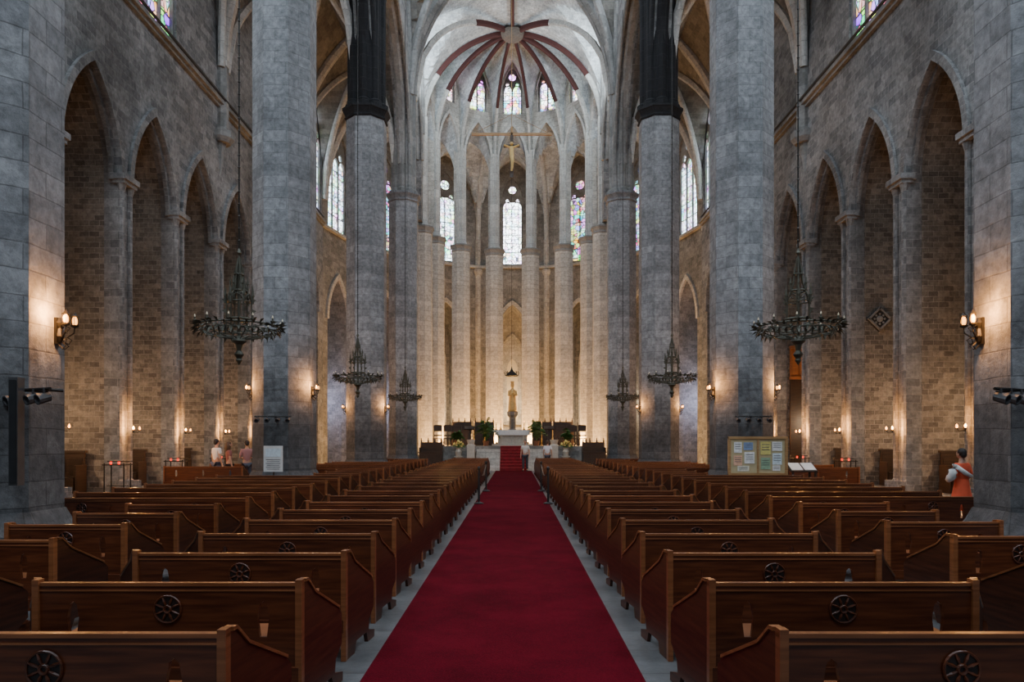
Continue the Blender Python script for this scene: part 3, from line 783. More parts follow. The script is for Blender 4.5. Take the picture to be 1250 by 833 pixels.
mb=MB(); mb.box((-.23,.23,.85),(.05,.05,.85)); mb.box((.23,.23,.85),(.05,.05,.85)); mb.box((0,.23,1.1),(.42,.04,.4)); mb.box((0,.23,.65),(.42,.03,.08)); obj('backrest',mb.mesh('b',[M_dwood]),parent=cr)
mb=MB(); mb.box((0,0,0),(.05,.05,.45)); lm=mb.mesh('l',[M_dwood])
for a,b in ((-.22,-.2),(.22,-.2),(-.22,.2),(.22,.2)): obj('leg',lm,(a,b,.225),parent=cr)
for i,x in enumerate((-4.0,-3.4,3.0,3.6,4.3)): clone(cr,(AX+x,45.3,PH))
for x,y in ((-3.9,47.0),(3.9,47.0)): clone(cr,(AX+x,y,PH))
def lectern(loc,label,ht=1.1,rot=0):
    r=obj('lectern',None,loc,label=label,cat='lectern',rot=rot)
    mb=MB(); mb.box((0,0,.04),(.5,.45,.08)); mb.box((0,0,ht/2),(.14,.14,ht)); obj('stand',mb.mesh('ls',[M_dwood]),parent=r)
    mb=MB(); mb.box((0,0,0),(.6,.45,.04)); mb.box((0,-.22,.03),(.6,.02,.06)); o=obj('book_rest',mb.mesh('lr',[M_dwood]),(0,0,ht),parent=r); o.rotation_euler=(.5,0,0)
lectern((AX-2.6,44.6,PH),'dark wooden lectern standing on the platform'); lectern((AX+2.2,44.4,PH),'dark wooden lectern standing on the platform')
r=obj('choir_stall',None,(AX-4.7,42.3,0),label='dark wooden choir stall with panelled front near the altar',cat='choir stall',group='choir stalls')
mb=MB(); mb.box((0,0,.5),(1.3,.08,1.0)); mb.box((0,0,1.02),(1.4,.16,.06)); mb.box((0,.35,.45),(1.2,.5,.06)); mb.box((0,.6,.8),(1.3,.06,1.6)); mb.box((-.64,.3,.65),(.06,.6,1.3)); mb.box((.64,.3,.65),(.06,.6,1.3))
for x in (-.6,-.2,.2,.6): mb.lathe([(.04,1.6),(.05,1.68),(.02,1.75),(.035,1.8),(.001,1.86)],8,(x,.6,0))
obj('frame',mb.mesh('cs',[M_dwood]),parent=r)
mb=MB()
for x in (-.42,0,.42): mb.box((x,-.05,.52),(.34,.03,.7))
obj('panel',mb.mesh('cp',[M_dwood]),parent=r)
clone(r,(AX+4.7,42.3,0))
for x,y in ((-3.4,48.9),(3.4,48.9),(-1.9,49.3),(2.0,49.3)): clone(r,(AX+x,y,PH))
r=obj('hanging_crucifix',None,(AX-.05,45,0),label='crucifix with wide thin crossbeam hung on cables high above the altar',cat='crucifix')
mb=MB(); mb.box((0,0,20.4),(4.9,.12,.14)); mb.box((0,0,20.5),(.12,.12,.7)); mb.tube([(0,0,20.9),(0,0,30.6)],.02,5); mb.tube([(-2.3,0,20.45),(0,0,21.6),(2.3,0,20.45)],.015,5); mb.tube([(0,0,21.6),(0,0,20.9)],.02,5)
obj('beam',mb.mesh('bm',[M_pine]),parent=r)
mb=MB(); mb.tube([(0,-.05,20.4),(0,-.08,19.6)],.03,5); mb.box((0,-.08,19.0),(.2,.08,2.6)); mb.box((0,-.08,19.65),(1.0,.08,.17)); mb.tube([(-.46,-.15,19.68),(0,-.17,19.5),(.46,-.15,19.68)],.06,6,1); mb.tube([(0,-.17,19.55),(0,-.2,19.1),(.05,-.24,18.65),(0,-.17,18.1)],[.15,.13,.1,.06],8,1); mb.sphere((0,-.2,19.75),.11,8,1)
obj('cross',mb.mesh('cr',[M_dwood,M_statue]),parent=r)
# ------------------------------------------------------------------ chandeliers
def chandelier(loc,top):
    r=obj('chandelier',None,loc,label='dark bronze crown chandelier with foliate ring hanging by a chain',cat='chandelier',group='nave chandeliers')
    K=Matrix.Diagonal((.93,.93,1,1))
    mb=MB()
    mb.tube([(0,0,1.6),(0,0,top-loc[2])],.016,5)
    for i in range(30): mb.lathe([(.001,-.02),(.03,0),(.001,.05)],6,(0,0,1.75+i*.25))
    obj('chain',mb.mesh('ch',[M_iron]),parent=r)
    mb=MB()
    mb.torus((0,0,0),.84,.018,40,6,mx=K); mb.torus((0,0,-.1),.82,.014,40,6,mx=K); mb.torus((0,0,-.2),.5,.014,32,6,mx=K)
    mb.lathe([(.02,-.2),(.14,-.26),(.16,-.31),(.08,-.38),(.05,-.5),(.11,-.58),(.05,-.66),(.07,-.7),(.001,-.8)],12,mx=K)
    for i in range(12):
        a=2*pi*i/12; c,s=math.cos(a),math.sin(a)
        mb.tube([(.84*c,.84*s,0),(.81*c,.81*s,-.1),(.66*c,.66*s,-.17),(.45*c,.45*s,-.21),(.12*c,.12*s,-.26)],.012,5,mx=K)
    rnd=random.Random(2)
    for i in range(36):
        a=2*pi*i/36; c,s=math.cos(a),math.sin(a)
        for (r0,z0,r1,z1,wd) in ((.82,-.02,1.02,.03,.035),(.84,-.05,1.02,-.08,.045),(.82,-.09,.95,-.2,.045),(.8,-.1,.76,-.25,.035)):
            z1+=rnd.uniform(-.05,.05); r1+=rnd.uniform(-.06,.04)
            p=Vector((r0*c,r0*s,z0)); t=Vector((-s,c,0)); q=Vector((r1*c,r1*s,z1)); mid=(p+q)/2+Vector((0,0,.03))
            mb.add([p-t*wd*.3,p+t*wd*.3,mid+t*wd,q,mid-t*wd],[(0,1,2,3,4)],0,K)
    obj('crown_ring',mb.mesh('cr',[M_bronze]),parent=r)
    mb=MB()
    mb.lathe([(.02,-.3),(.04,-.1),(.03,.1),(.035,.55),(.025,.95),(.03,1.0),(.03,1.1),(.015,1.45),(.05,1.5),(.012,1.6),(.012,1.72)],10)
    mb.torus((0,0,.14),.25,.022,24,6); mb.torus((0,0,.5),.23,.014,24,6); mb.torus((0,0,.72),.16,.02,20,6); mb.torus((0,0,1.06),.09,.016,16,6)
    for i in range(6):
        a=2*pi*i/6+.2; c,s=math.cos(a),math.sin(a)
        mb.tube([(.25*c,.25*s,.0),(.25*c,.25*s,.14),(.24*c,.24*s,.5),(.19*c,.19*s,.66),(.15*c,.15*s,.72),(.1*c,.1*s,.9),(.08*c,.08*s,1.05),(.02*c,.02*s,1.4)],.016,5)
        mb.lathe([(.025,0),(.02,.12),(.035,.16),(.001,.4)],6,(.27*c,.27*s,.46)); mb.lathe([(.02,0),(.015,.1),(.028,.13),(.001,.28)],6,(.17*c,.17*s,.74)); mb.lathe([(.015,0),(.001,.18)],5,(.09*c,.09*s,1.06))
        mb.tube([(.05*c,.05*s,.0),(.35*c,.35*s,.02),(.56*c,.56*s,.06),(.76*c,.76*s,.0)],.013,5)
        for q in (.3,.52): mb.add([(.24*c,.24*s,q-.06),(.34*c,.34*s,q+.02),(.25*c,.25*s,q+.06)],[(0,1,2)])
        a2=a+pi/6; 
        ar=[(.24*math.cos(a+(a2+pi/6-a)*t/6),.24*math.sin(a+(a2+pi/6-a)*t/6),.5+.14*math.sin(pi*t/6)) for t in range(7)]
        mb.tube(ar,.01,4)
    obj('hub',mb.mesh('hub',[M_bronze]),parent=r)
    mb=MB(); mb.lathe([(.012,-.02),(.04,.0),(.05,.03),(.018,.04),(.015,.09)],8); mb.lathe([(.015,.09),(.018,.11),(.001,.15)],8,mat=1); cm=mb.mesh('cup',[M_bronze,M_candle])
    for i in range(12):
        a=2*pi*i/12+.13; obj('candle_cup',cm,(.86*math.cos(a),.86*math.sin(a),.02),parent=r)
    return r
c0=chandelier((AX-5.62,15.1,4.04),24.5)
for sg,y in ((1,15.1),(-1,27),(1,27),(-1,39),(1,39)): clone(c0,(AX+sg*5.68+(.15 if sg>0 else 0),y,4.04))
# ------------------------------------------------------------------ sconces
def plight(loc,e,col=(1,.42,.11),r=.06):
    l=bpy.data.lights.new('lamp','POINT'); l.energy=e; l.color=col; l.shadow_soft_size=r
    o=bpy.data.objects.new('lamp_light',l); COL.objects.link(o); o.location=loc; return o
def bigsconce():
    r=obj('wall_lantern',None,(0,0,-50),label='wrought iron wall lantern with two glowing lamps on a column',cat='wall lamp',group='column lanterns')
    K=Matrix.Scale(.66,4)
    mb=MB(); mb.lathe([(.05,-.3),(.09,-.2),(.05,-.05),(.09,.05),(.03,.15)],8,(.06,0,0),mx=K)
    mb.box((.02,0,-.1),(.06,.16,.5),mx=K)
    for q in (-1,1):
        mb.tube([(.05,0,-.15),(.15,q*.06,-.22),(.25,q*.13,-.12),(.26,q*.14,0)],.016,6,mx=K)
        mb.tube([(.05,0,-.05),(.12,q*.05,.02),(.2,q*.1,-.03),(.15,q*.08,-.1)],.012,5,mx=K)
        mb.tube([(.1,0,-.3),(.2,q*.05,-.34),(.24,q*.08,-.26),(.18,q*.06,-.22)],.012,5,mx=K)
        mb.tube([(.04,0,-.35),(.14,q*.03,-.44),(.2,q*.05,-.38),(.14,q*.04,-.32)],.012,5,mx=K)
        mb.lathe([(.02,-.02),(.07,.0),(.075,.03),(.03,.04)],8,(.26,q*.14,.0),mx=K)
        for i in range(4):
            a=pi/2*i+.4; mb.tube([(.26+.055*math.cos(a),q*.14+.055*math.sin(a),.03),(.26+.065*math.cos(a),q*.14+.065*math.sin(a),.2)],.006,4,mx=K)
        mb.lathe([(.075,.2),(.04,.23),(.001,.29)],8,(.26,q*.14,0),mx=K)
    obj('bracket',mb.mesh('bk',[M_iron]),parent=r)
    mb=MB(); mb.lathe([(.028,.03),(.045,.08),(.045,.14),(.025,.19)],8,mx=K); gm=mb.mesh('gl',[M_bulb])
    for q in (-1,1): obj('lamp_glass',gm,(.26*.66,q*.14*.66,0),parent=r)
    return r
base=bigsconce()
first=True
for sg in (-1,1):
    for y,e in ((YA,60),(YB,52),(YC,46)):
        for d in (1,) if y==YA else (1,-1):
            a=0 if (sg<0)==(d>0) else pi
            sx=1 if a==0 else -1
            rr=.81 if y==YB else .83
            x=AX+sg*PX+sx*rr+(.12 if (sg>0 and y==YA) else 0)
            yy=y+.18 if y==YA else y-.2
            if first: base.location=(x,yy,3.12); base.rotation_euler=(0,0,a); first=False
            else: clone(base,(x,yy,3.12),a)
            plight((x+sx*.17,yy-.24,3.25),e)
def smallsconce():
    r=obj('pier_sconce',None,(0,0,0),label='small double wall sconce with glowing bulbs on a pier',cat='wall lamp',group='chapel pier sconces')
    mb=MB(); mb.box((.02,0,-.02),(.04,.08,.14)); mb.tube([(.03,0,-.05),(.1,-.14,-.08),(.12,-.2,-.02)],.012,5); mb.tube([(.03,0,-.05),(.1,.14,-.08),(.12,.2,-.02)],.012,5)
    for q in (-.2,.2): mb.lathe([(.02,-.03),(.05,0),(.03,.01)],8,(.12,q,0))
    obj('bracket',mb.mesh('sb',[M_iron]),parent=r)
    mb=MB(); mb.lathe([(.02,0),(.035,.04),(.025,.08),(.001,.12)],8); gm=mb.mesh('sg',[M_bulb])
    for q in (-.2,.2): obj('lamp_glass',gm,(.12,q,.01),parent=r)
    return r
sb=smallsconce(); ff=True
for sg in (-1,1):
    for y in piers[1:]:
        x=AX+sg*(WX-.27); a=pi if sg>0 else 0
        if ff: sb.location=(x,y,2.05); sb.rotation_euler=(0,0,a); ff=False
        else: clone(sb,(x,y,2.05),a)
        plight((x-sg*.2,y-.32,2.2),190,(1,.42,.11))
for sg in (-1,1):
    for i,y in enumerate(ocs[:7]):
        plight((AX+sg*(WX+2.0),y-.4,2.6),190,(1,.68,.42),.15)
mbf=MB(); mbf.box((0,0,.12),(.3,.2,.2)); mbf.box((0,-.11,.12),(.24,.02,.15),1); mbf.box((0,0,.01),(.2,.3,.02))
fm=mbf.mesh('fl',[M_black,M_bulb])
warm=(1,.53,.18)
for k in range(7):
    a=STEP*(k+.5)
    p=(AX+7.9*math.cos(a),AC+7.9*math.sin(a),0)
    obj('floodlight',fm,p,label='small black floodlight on the floor between apse columns',cat='floodlight',group='apse floodlights',rot=a-pi/2+pi)
    plight((p[0],p[1],1.8),620,warm,.2)
    plight((AX+14.6*math.cos(a),AC+14.6*math.sin(a),4.5),420 if k==3 else 320,(1,.74,.46) if k not in (0,6,5) else (.6,.65,1),.3)
for k in range(1,7):
    a=STEP*k
    p=(AX+4.95*math.cos(a),AC+4.95*math.sin(a),PH)
    obj('floodlight',fm,p,label='small black floodlight on the platform facing an apse column',cat='floodlight',group='apse floodlights',rot=a-pi/2+pi)
    plight((p[0],p[1],PH+.4),760,warm,.15)
for sg in (-1,1):
    plight((AX+sg*5.0,48.6,PH+.5),560,warm,.15)
    plight((AX+sg*8.4,47.3,1.0),450,warm,.15)
# ------------------------------------------------------------------ spotlight bars, speaker
def spotbar(loc,rot,n=4,label='metal bar with small spotlights clamped to a stone column'):
    r=obj('spotlight_bar',None,loc,label=label,cat='spotlights',group='column spotlight bars',rot=rot)
    mb=MB(); mb.tube([(-.5,0,0),(.5,0,0)],.02,6); mb.tube([(0,0,0),(0,.25,0)],.02,6); mb.tube([(.3,0,0),(.3,.25,0)],.02,6); obj('rail',mb.mesh('r',[M_iron]),parent=r)
    mb=MB(); mx=Matrix.Rotation(pi/2+.3,4,'X'); mb.lathe([(.03,-.08),(.05,-.06),(.06,.08),(.045,.08),(.035,.03)],10,mx=mx); mb.box((0,0,.06),(.02,.02,.1)); sm=mb.mesh('sp',[M_spk])
    for i in range(n): obj('spotlight',sm,(-.42+.84*i/(n-1),-.02,-.1),parent=r)
for sg in (-1,1):
    spotbar((AX+sg*(5.55 if sg<0 else 5.72),8.35,2.27),sg*.5,5); spotbar((AX+sg*PX,YB-1.05,2.35),0,4)
mb=MB(); mb.box((0,0,0),(.10,.12,1.2)); mb.box((0,-.065,0),(.075,.01,1.14),1); mb.tube([(0,.05,.4),(-.2,.2,.4)],.02,6); mb.tube([(0,.05,-.4),(-.2,.2,-.4)],.02,6)
obj('column_speaker',mb.mesh('spk',[M_spk,M_black]),(AX-5.54,8.2,1.80),label='slim dark grey column loudspeaker mounted on a stone pillar',cat='loudspeaker')
# ------------------------------------------------------------------ notice board right, poster left, display table
r=obj('notice_board',None,(6.4,19.2,0),label='pine-framed standing notice board pinned with papers and photographs',cat='notice board')
mb=MB()
for x in (-.74,.74): mb.box((x,0,.9),(.07,.06,1.8))
mb.box((0,0,1.77),(1.55,.07,.07)); mb.box((0,0,.82),(1.55,.07,.07)); mb.box((0,0,1.3),(.05,.06,.95)); mb.box((-.74,0,.03),(.08,.6,.06)); mb.box((.74,0,.03),(.08,.6,.06))
obj('frame',mb.mesh('nf',[M_pine]),parent=r)
mb=MB(); mb.box((0,.01,1.3),(1.42,.03,.9)); obj('panel',mb.mesh('np',[simple('board_ochre',(.50,.42,.24),.7,var=.08)]),parent=r)
cols=[(.8,.8,.78),(.7,.62,.2),(.65,.75,.8),(.75,.45,.3),(.3,.45,.3),(.75,.72,.6),(.25,.35,.55)]
pm=[simple('paper%d'%i,c,.7,var=.15,scale=14) for i,c in enumerate(cols)]
for (x,z,w,h,mi) in ((-.52,1.52,.2,.28,0),(-.25,1.55,.24,.2,6),(-.52,1.18,.22,.26,3),(-.22,1.25,.26,.3,0),(-.38,.97,.3,.14,5),(.2,1.5,.26,.34,1),(.5,1.55,.26,.24,0),(.5,1.22,.24,.3,2),(.2,1.1,.24,.3,4),(.48,.98,.2,.14,0)):
    mb=MB(); mb.box((x,-.012,z),(w,.006,h)); 
    for j in range(3): mb.box((x,-.016,z+h*(.28-.2*j)),(w*.75,.003,h*.05),1)
    obj('paper',mb.mesh('pp',[pm[mi],M_chromed]),parent=r)
r=obj('poster_stand',None,(-6.25,19.3,0),label='white printed poster on a slim black stand',cat='poster stand')
mb=MB(); mb.box((0,0,.03),(.4,.4,.04)); mb.tube([(0,.03,0),(0,.03,1.5)],.02,6); obj('stand',mb.mesh('ps',[M_black]),parent=r)
mb=MB(); mb.box((0,0,1.22),(.5,.02,.68)); mb.box((0,-.012,1.38),(.4,.003,.22),1)
for j in range(6): mb.box((0,-.012,1.2-.05*j),(.38-.05*(j%2),.003,.014),2)
obj('poster',mb.mesh('po',[M_white,pm[2],M_chromed]),parent=r)
r=obj('brochure_table',None,(7.75,19.75,0),label='slanted dark display stand holding brochures beside the notice board',cat='display stand')
mb=MB(); 
for a in (-.3,.3):
    for b in (-.2,.2): mb.box((a,b,.45),(.05,.05,.9))
mb.box((0,0,.5),(.62,.42,.04)); obj('frame',mb.mesh('bf',[M_dwood]),parent=r)
mb=MB(); mb.box((0,0,0),(.72,.5,.03)); o=obj('tray',mb.mesh('bt',[M_dwood]),(0,0,.98),parent=r); o.rotation_euler=(.45,0,0)
mb=MB(); mb.box((-.17,0,.02),(.3,.4,.01)); mb.box((.18,0,.02),(.3,.4,.01)); o=obj('brochure',mb.mesh('bb',[M_white]),(0,0,.985),parent=r); o.rotation_euler=(.45,0,0)
# ------------------------------------------------------------------ votive stands
def votive(loc):
    r=obj('votive_stand',None,loc,label='black iron votive candle stand with red glass candles',cat='candle stand',group='votive candle stands')
    mb=MB()
    for a,b in ((-.3,-.2),(.3,-.2),(-.3,.2),(.3,.2)): mb.tube([(a,b,0),(a,b,1.0)],.018,6)
    mb.box((0,0,.95),(.7,.5,.03)); mb.box((0,.15,1.05),(.7,.2,.03)); mb.box((0,0,.3),(.66,.02,.02))
    obj('frame',mb.mesh('vf',[M_iron]),parent=r)
    mb=MB(); mb.lathe([(.03,0),(.035,.08)],8); gm=mb.mesh('vg',[M_redglow])
    for i,x in enumerate((-.15,.1)): obj('votive_candle',gm,(x,-.1,.965),parent=r)
    return r
v0=votive((-12.2,22.8,0))
for p in ((-12.2,26.8,0),(-12.2,30.8,0),(12.1,26.8,0),(12.1,31,0),(12.1,35,0)): clone(v0,p)
def cabinet(loc,w,label,rot=0,mat=M_dwood,h=1.5):
    r=obj('chapel_settle',None,loc,label=label,cat='wooden bench',group='chapel settles',rot=rot)
    mb=MB(); mb.box((0,0,.25),(w,.6,.5)); mb.box((0,.27,h/2),(w,.08,h)); mb.box((0,.27,h+.03),(w+.1,.14,.08)); mb.box((-w/2,0,.45),(.08,.6,.9)); mb.box((w/2,0,.45),(.08,.6,.9)); obj('body',mb.mesh('cb',[mat]),parent=r)
    mb=MB()
    for i in range(4): mb.box((-w/2+w*(i+.5)/4,.22,h*.66),(w/4-.12,.03,h*.4))
    obj('panel',mb.mesh('cpn',[mat]),parent=r)
for sg in (-1,1):
    for i in (2,3,4): cabinet((AX+sg*15.1,piers[i]-.85,0),2.2,'dark wooden settle with panelled back against a chapel wall',h=1.3)
r=obj('wooden_tribune',None,(AX+14.33,piers[5]-.52,0),label='orange-brown panelled wooden tribune front on a chapel wall',cat='wooden panel')
mb=MB(); mb.box((0,0,5.5),(1.5,.12,1.5)); mb.box((0,-.05,6.25),(1.54,.25,.14)); mb.box((0,-.05,4.75),(1.54,.25,.14)); mb.box((0,0,2.4),(1.5,.1,4.7),1); obj('body',mb.mesh('tr',[M_owood,M_dwood]),parent=r)
mb=MB()
for k in range(4): mb.box((-.55+.37*k,-.08,5.5),(.28,.06,1.15))
obj('panel',mb.mesh('tp',[M_owood]),parent=r)
r=obj('diamond_plaque',None,(AX+14.02,piers[3]-PT/2-.07,6.35),label='diamond-shaped carved stone plaque on the chapel wall',cat='plaque')
mb=MB(); mx=Matrix.Rotation(pi/4,4,'Y'); mb.box((0,0,0),(.68,.1,.68),1,mx); 
for q in (-.29,.29): mb.box((q,-.08,0),(.07,.06,.66),0,mx); mb.box((0,-.08,q),(.66,.06,.07),0,mx)
mb.sphere((0,-.07,0),.13,8,0,(1,.4,1)); 
for i in range(8): 
    a=pi/4*i; mb.sphere((.19*math.cos(a),-.07,.19*math.sin(a)),.045,6,0,(1,.6,1))
obj('slab',mb.mesh('dp',[M_rib,simple('carved_dark_stone',(.035,.032,.03),.9)],uv=True),parent=r)
def stanch(loc):
    r=obj('stanchion',None,loc,label='black barrier post beside the red carpet',cat='barrier post',group='aisle barrier posts')
    mb=MB(); mb.lathe([(.13,0),(.13,.02),(.05,.05)],14); obj('base',mb.mesh('sb',[M_black]),parent=r)
    mb=MB(); mb.lathe([(.03,.04),(.03,.9),(.045,.92),(.045,.97),(.001,1.0)],10); obj('post',mb.mesh('sp',[M_black]),parent=r)
    return r
s0=stanch((-.88,19.6,.015))
for p in ((.96,19.6,.015),(-.86,24.5,.015),(.97,24.5,.015)): clone(s0,p)
for x0,x1 in ((-.88,-.86),(.96,.97)):
    mb=MB(); mb.tube([((x1-x0)*t/10,.06+t*4.78/10,-.25*math.sin(pi*t/10)) for t in range(11)],.018,6); obj('barrier_rope',mb.mesh('rp',[M_black]),(x0,19.6,.9),label='dark rope sagging between two barrier posts',cat='rope',group='barrier ropes')
# ------------------------------------------------------------------ people
skin=simple('skin',(.45,.26,.18),.55,var=.06); hairD=simple('hair_dark',(.02,.013,.01),.6); hairB=simple('hair_brown',(.09,.045,.02),.6)
def skinmesh(verts,edges,radii,root,sub=1):
    me=bpy.data.meshes.new('k'); me.from_pydata(verts,edges,[]); o=bpy.data.objects.new('k',me); COL.objects.link(o)
    m=o.modifiers.new('s','SKIN'); sk=me.skin_vertices[0].data
    for i,r in enumerate(radii): sk[i].radius=(r,r) if not isinstance(r,tuple) else r; sk[i].use_root=(i==root)
    m.use_smooth_shade=True
    s=o.modifiers.new('b','SUBSURF'); s.levels=sub; s.render_levels=sub
    dg=bpy.context.evaluated_depsgraph_get(); dg.update()
    r=bpy.data.meshes.new_from_object(o.evaluated_get(dg)); bpy.data.objects.remove(o); return r
def skinmesh_add(V,E,R,root,mat):
    me=skinmesh(V,E,R,root); me.materials.clear(); me.materials.append(mat); return me
def person(loc,rot,H,topc,botc,hair,label,dress=False,longhair=False,step=.0,arm='down',cat='person'):
    k=H/1.7
    root=obj('person',None,loc,label=label,cat=cat,rot=rot)
    V=[];E=[];R=[]
    def j(p,r,par=None):
        V.append(tuple(c*k for c in p)); R.append(r*k if not isinstance(r,tuple) else (r[0]*k,r[1]*k)); i=len(V)-1
        if par is not None: E.append((par,i))
        return i
    pel=j((0,0,.95),(.14,.10)); sp=j((0,0,1.13),(.12,.09),pel); ch=j((0,0,1.32),(.15,.10),sp); nb=j((0,-.01,1.44),.07,ch); nk=j((0,.0,1.50),.052,nb); hb=j((0,.01,1.56),.055,nk)
    for s in (-1,1):
        sh=j((s*.17,0,1.38),.058,ch)
        if arm=='bent': el=(s*.24,-.03,1.12); wr=(s*.13,.2,1.1); pa=(s*.09,.25,1.12); dirf=Vector((-s*.5,.8,.1))
        else: el=(s*.225,-.01,1.12); wr=(s*.24,.05,.88); pa=(s*.24,.07,.81); dirf=Vector((0,.15,-1))
        e=j(el,.044,sh); w=j(wr,.028,e); p=j(pa,.033,w); dirf.normalize()
        lat=Vector((0,1,0)) if arm!='bent' else Vector((0,0,1))
        for f in range(4):
            L0=(.065,.075,.07,.055)[f]; b=Vector(pa)+lat*(f-1.5)*.019+dirf*.03
            a=j(b,.0095,p); m_=j(b+dirf*L0*.55,.009,a); curl=Vector((-s*.02,0,0)); j(b+dirf*L0+curl,.0075,m_)
        b=Vector(pa)+lat*.036-dirf*.01; a=j(b,.011,p); j(b+dirf*.035+lat*.02,.009,a)
        hp=j((s*.09,0,.88),.085,pel); st=step*s
        kn=j((s*.095,.02+st*.6,.5),.058,hp); an=j((s*.095,st*1.0-.02,.09),.036,kn); j((s*.1,st+.05,.045),.038,an); j((s*.105,st+.14,.03),.028,len(V)-1)
    body=skinmesh(V,E,R,pel)
    mb=MB(); mb.addm(body)
    n=16; vs=[];fs=[]
    for a in range(n+1):
        t=pi*a/n
        for b in range(n):
            f=2*pi*b/n; x=.075*math.sin(t)*math.cos(f); y=.095*math.sin(t)*math.sin(f); z=.115*math.cos(t)
            if z<-.02: x*=1-.35*(-z-.02)/.1; 
            if y>0 and abs(x)<.018 and -.04<z<.02: y+=.018*(1-abs(z+.025)/.06)
            if y>0 and z>.0 and z<.03 and .02<abs(x)<.045: y-=.008
            vs.append(Vector((x,y+.02,z+1.635))*k)
    for a in range(n):
        for b in range(n): fs.append((a*n+b,a*n+(b+1)%n,(a+1)*n+(b+1)%n,(a+1)*n+b))
    mb.add(vs,fs)
    for s in (-1,1): mb.sphere((s*.078*k,.01*k,1.63*k),.022*k,6,0,(.4,.7,1.2)); mb.sphere((s*.03*k,.105*k,1.65*k),.008*k,5,1)
    mb.box((0,.108*k,1.575*k),(.04*k,.01*k,.008*k),2)
    obj('body',mb.mesh('bd',[skin,M_black,simple('lips',(.35,.1,.09),.5)],smooth=True),parent=root)
    mb=MB(); mb.sphere((0,-.005*k,1.665*k),.1*k,12,0,(.87,1.02,.98))
    if longhair: mb.lathe([(.085*k,1.68*k),(.1*k,1.58*k),(.095*k,1.45*k),(.05*k,1.36*k)],12,(0,-.035*k,0))
    else: mb.sphere((0,-.05*k,1.62*k),.075*k,10,0,(.95,.8,1))
    mb.v=[(x,(y if y<.07*k or z>1.70*k else .07*k),z) for x,y,z in mb.v]
    obj('hair',mb.mesh('hr',[hair],smooth=True),parent=root)
    V2=[];E2=[];R2=[]
    def j2(p,r,par=None):
        V2.append(tuple(c*k for c in p)); R2.append(r*k if not isinstance(r,tuple) else (r[0]*k,r[1]*k)); i=len(V2)-1
        if par is not None: E2.append((par,i))
        return i
    a=j2((0,0,.93),(.165,.125)); b=j2((0,0,1.13),(.14,.11),a); c=j2((0,0,1.32),(.17,.125),b); d=j2((0,-.01,1.43),.085,c)
    for s in (-1,1):
        sh=j2((s*.17,0,1.385),.075,c); el=(s*.22,-.0,1.2) if arm!='bent' else (s*.235,-.03,1.14); j2(el,.06,sh)
    tm=simple('cloth',topc,.85,var=.12,scale=5)
    obj('shirt',skinmesh_add(V2,E2,R2,0,tm),parent=root)
    bm_=simple('cloth',botc,.85,var=.12,scale=5)
    if dress:
        mb=MB(); pr=[(.15,1.1),(.165,.98),(.19,.85),(.23,.65),(.27,.42),(.26,.42),(.2,.8)]
        vs=[];fs=[];n=24
        for r_,z in pr:
            for i in range(n):
                an=2*pi*i/n; q=r_*(1+.06*math.sin(6*an)*(1.1-z)); vs.append((q*math.cos(an)*k,q*.8*math.sin(an)*k,z*k))
        for a in range(len(pr)-1):
            for i in range(n): fs.append((a*n+i,a*n+(i+1)%n,(a+1)*n+(i+1)%n,(a+1)*n+i))
        mb.add(vs,fs); obj('skirt',mb.mesh('sk',[bm_],smooth=True),parent=root)
    else:
        V2.clear();E2.clear();R2.clear()
        a=j2((0,0,.95),(.155,.115))
        for s in (-1,1):
            st=step*s; h=j2((s*.09,0,.87),.1,a); kk=j2((s*.095,.02+st*.6,.5),.075,h); j2((s*.095,st*.95-.02,.12),.06,kk)
        obj('trousers',skinmesh_add(V2,E2,R2,0,bm_),parent=root)
    mb=MB()
    for s in (-1,1): mb.sphere((s*.1*k,(step*s+.06)*k,.045*k),.06*k,8,0,(.75,2.0,.72))
    obj('shoes',mb.mesh('so',[M_black],smooth=True),parent=root)
    return root
w=person((8.6,14.1,0),.35,1.5,(.80,.11,.045),(.80,.11,.045),hairD,'woman in red-orange dress with white shawl standing near a column',dress=True,arm='bent')
mb=MB()
mb.tube([(-.18,-.02,1.22),(-.25,-.02,1.12),(-.28,.0,1.0),(-.22,.1,.95)],[.07,.08,.08,.06],8)
mb.tube([(-.2,-.06,1.2),(-.05,-.12,1.08),(.1,-.13,1.02)],[.04,.045,.03],6)
obj('shawl',mb.mesh('shw',[M_white],smooth=True),parent=w)
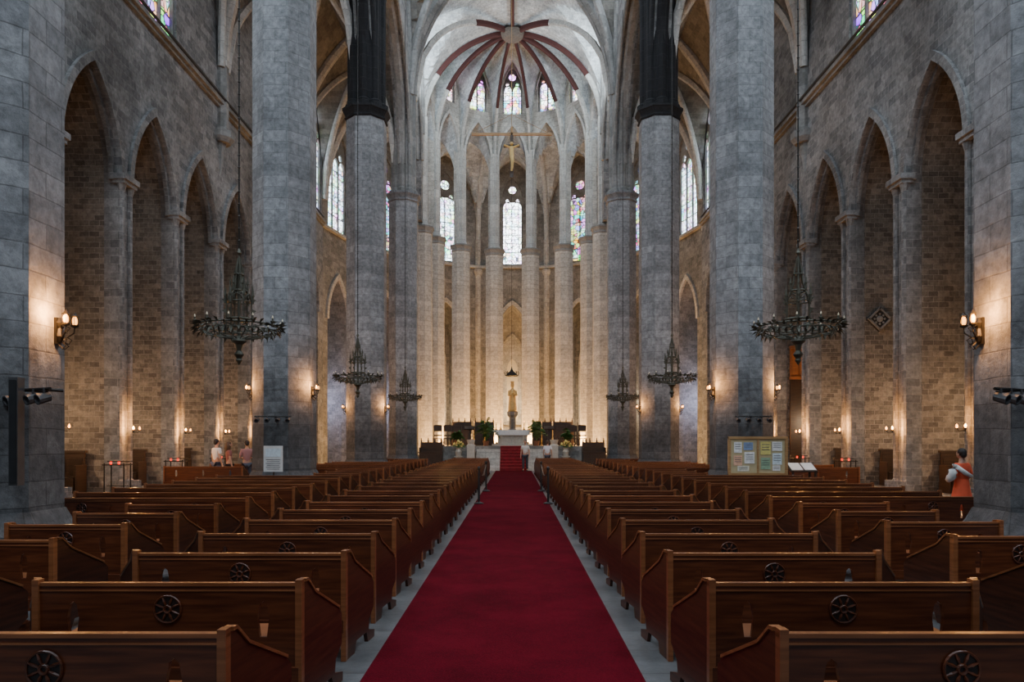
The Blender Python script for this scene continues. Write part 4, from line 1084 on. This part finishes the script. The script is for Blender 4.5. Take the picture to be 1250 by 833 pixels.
person((-10.5,26.2,0),-.6,1.7,(.7,.7,.7),(.08,.09,.14),hairD,'man in a white shirt standing by the side aisle pews',step=.06)
person((-9.75,25.4,0),-1.0,1.62,(.25,.09,.08),(.05,.05,.06),hairB,'woman in a dark red top standing by the side aisle pews',longhair=True)
person((-9.35,26.0,0),.5,1.66,(.35,.16,.15),(.06,.06,.08),hairD,'person in a dusky pink top standing by the side aisle pews',arm='bent')
person((.72,40.2,.014),2.9,1.66,(.6,.58,.55),(.04,.045,.06),hairD,'person in pale shirt and dark trousers standing before the altar steps',step=.08)
person((1.95,40.4,0),-.2,1.66,(.65,.65,.68),(.05,.05,.07),hairB,'person in a white shirt standing near the altar steps')
# ------------------------------------------------------------------ lights
def area(loc,target,sx,sy,e,col):
    l=bpy.data.lights.new('a','AREA'); l.shape='RECTANGLE'; l.size=sx; l.size_y=sy; l.energy=e; l.color=col
    o=bpy.data.objects.new('daylight_and_fill',l); COL.objects.link(o); o.location=loc
    o.rotation_euler=(Vector(target)-Vector(loc)).to_track_quat('-Z','Y').to_euler(); return o
cool=(.76,.88,1)
for sg in (-1,1):
    for y in (3.5,15.2,26.9,38.4):
        area((AX+sg*5.95,y,28),(AX-sg*5,y+3,10),2.4,2.4,950,cool)
    for y in (3.5,15.2):
        area((AX+sg*12.8,y,20.8),(AX+sg*5,y+6,3),2,6,1800,cool)
    area((AX+sg*5.6,46.6,25.5),(AX-sg*2.0,57,28.5),1.5,3,600,(.78,.91,1))  # added fill lamps to brighten the apse, no window opens here
area((0,-4,17),(0,20,6),7,7,1400,cool)
W=bpy.data.worlds.new('World'); S.world=W; W.use_nodes=True
W.node_tree.nodes['Background'].inputs[0].default_value=(.70,.84,1,1); W.node_tree.nodes['Background'].inputs[1].default_value=.33
# ------------------------------------------------------------------ camera
cam=bpy.data.cameras.new('cam'); cam.sensor_width=36; cam.lens=36*900/1250; cam.shift_y=(538-416.5)/1250; cam.shift_x=0
cam.clip_end=300
co=bpy.data.objects.new('camera',cam); COL.objects.link(co); co.location=(0,0,1.7); co.rotation_euler=(pi/2,0,0); S.camera=co
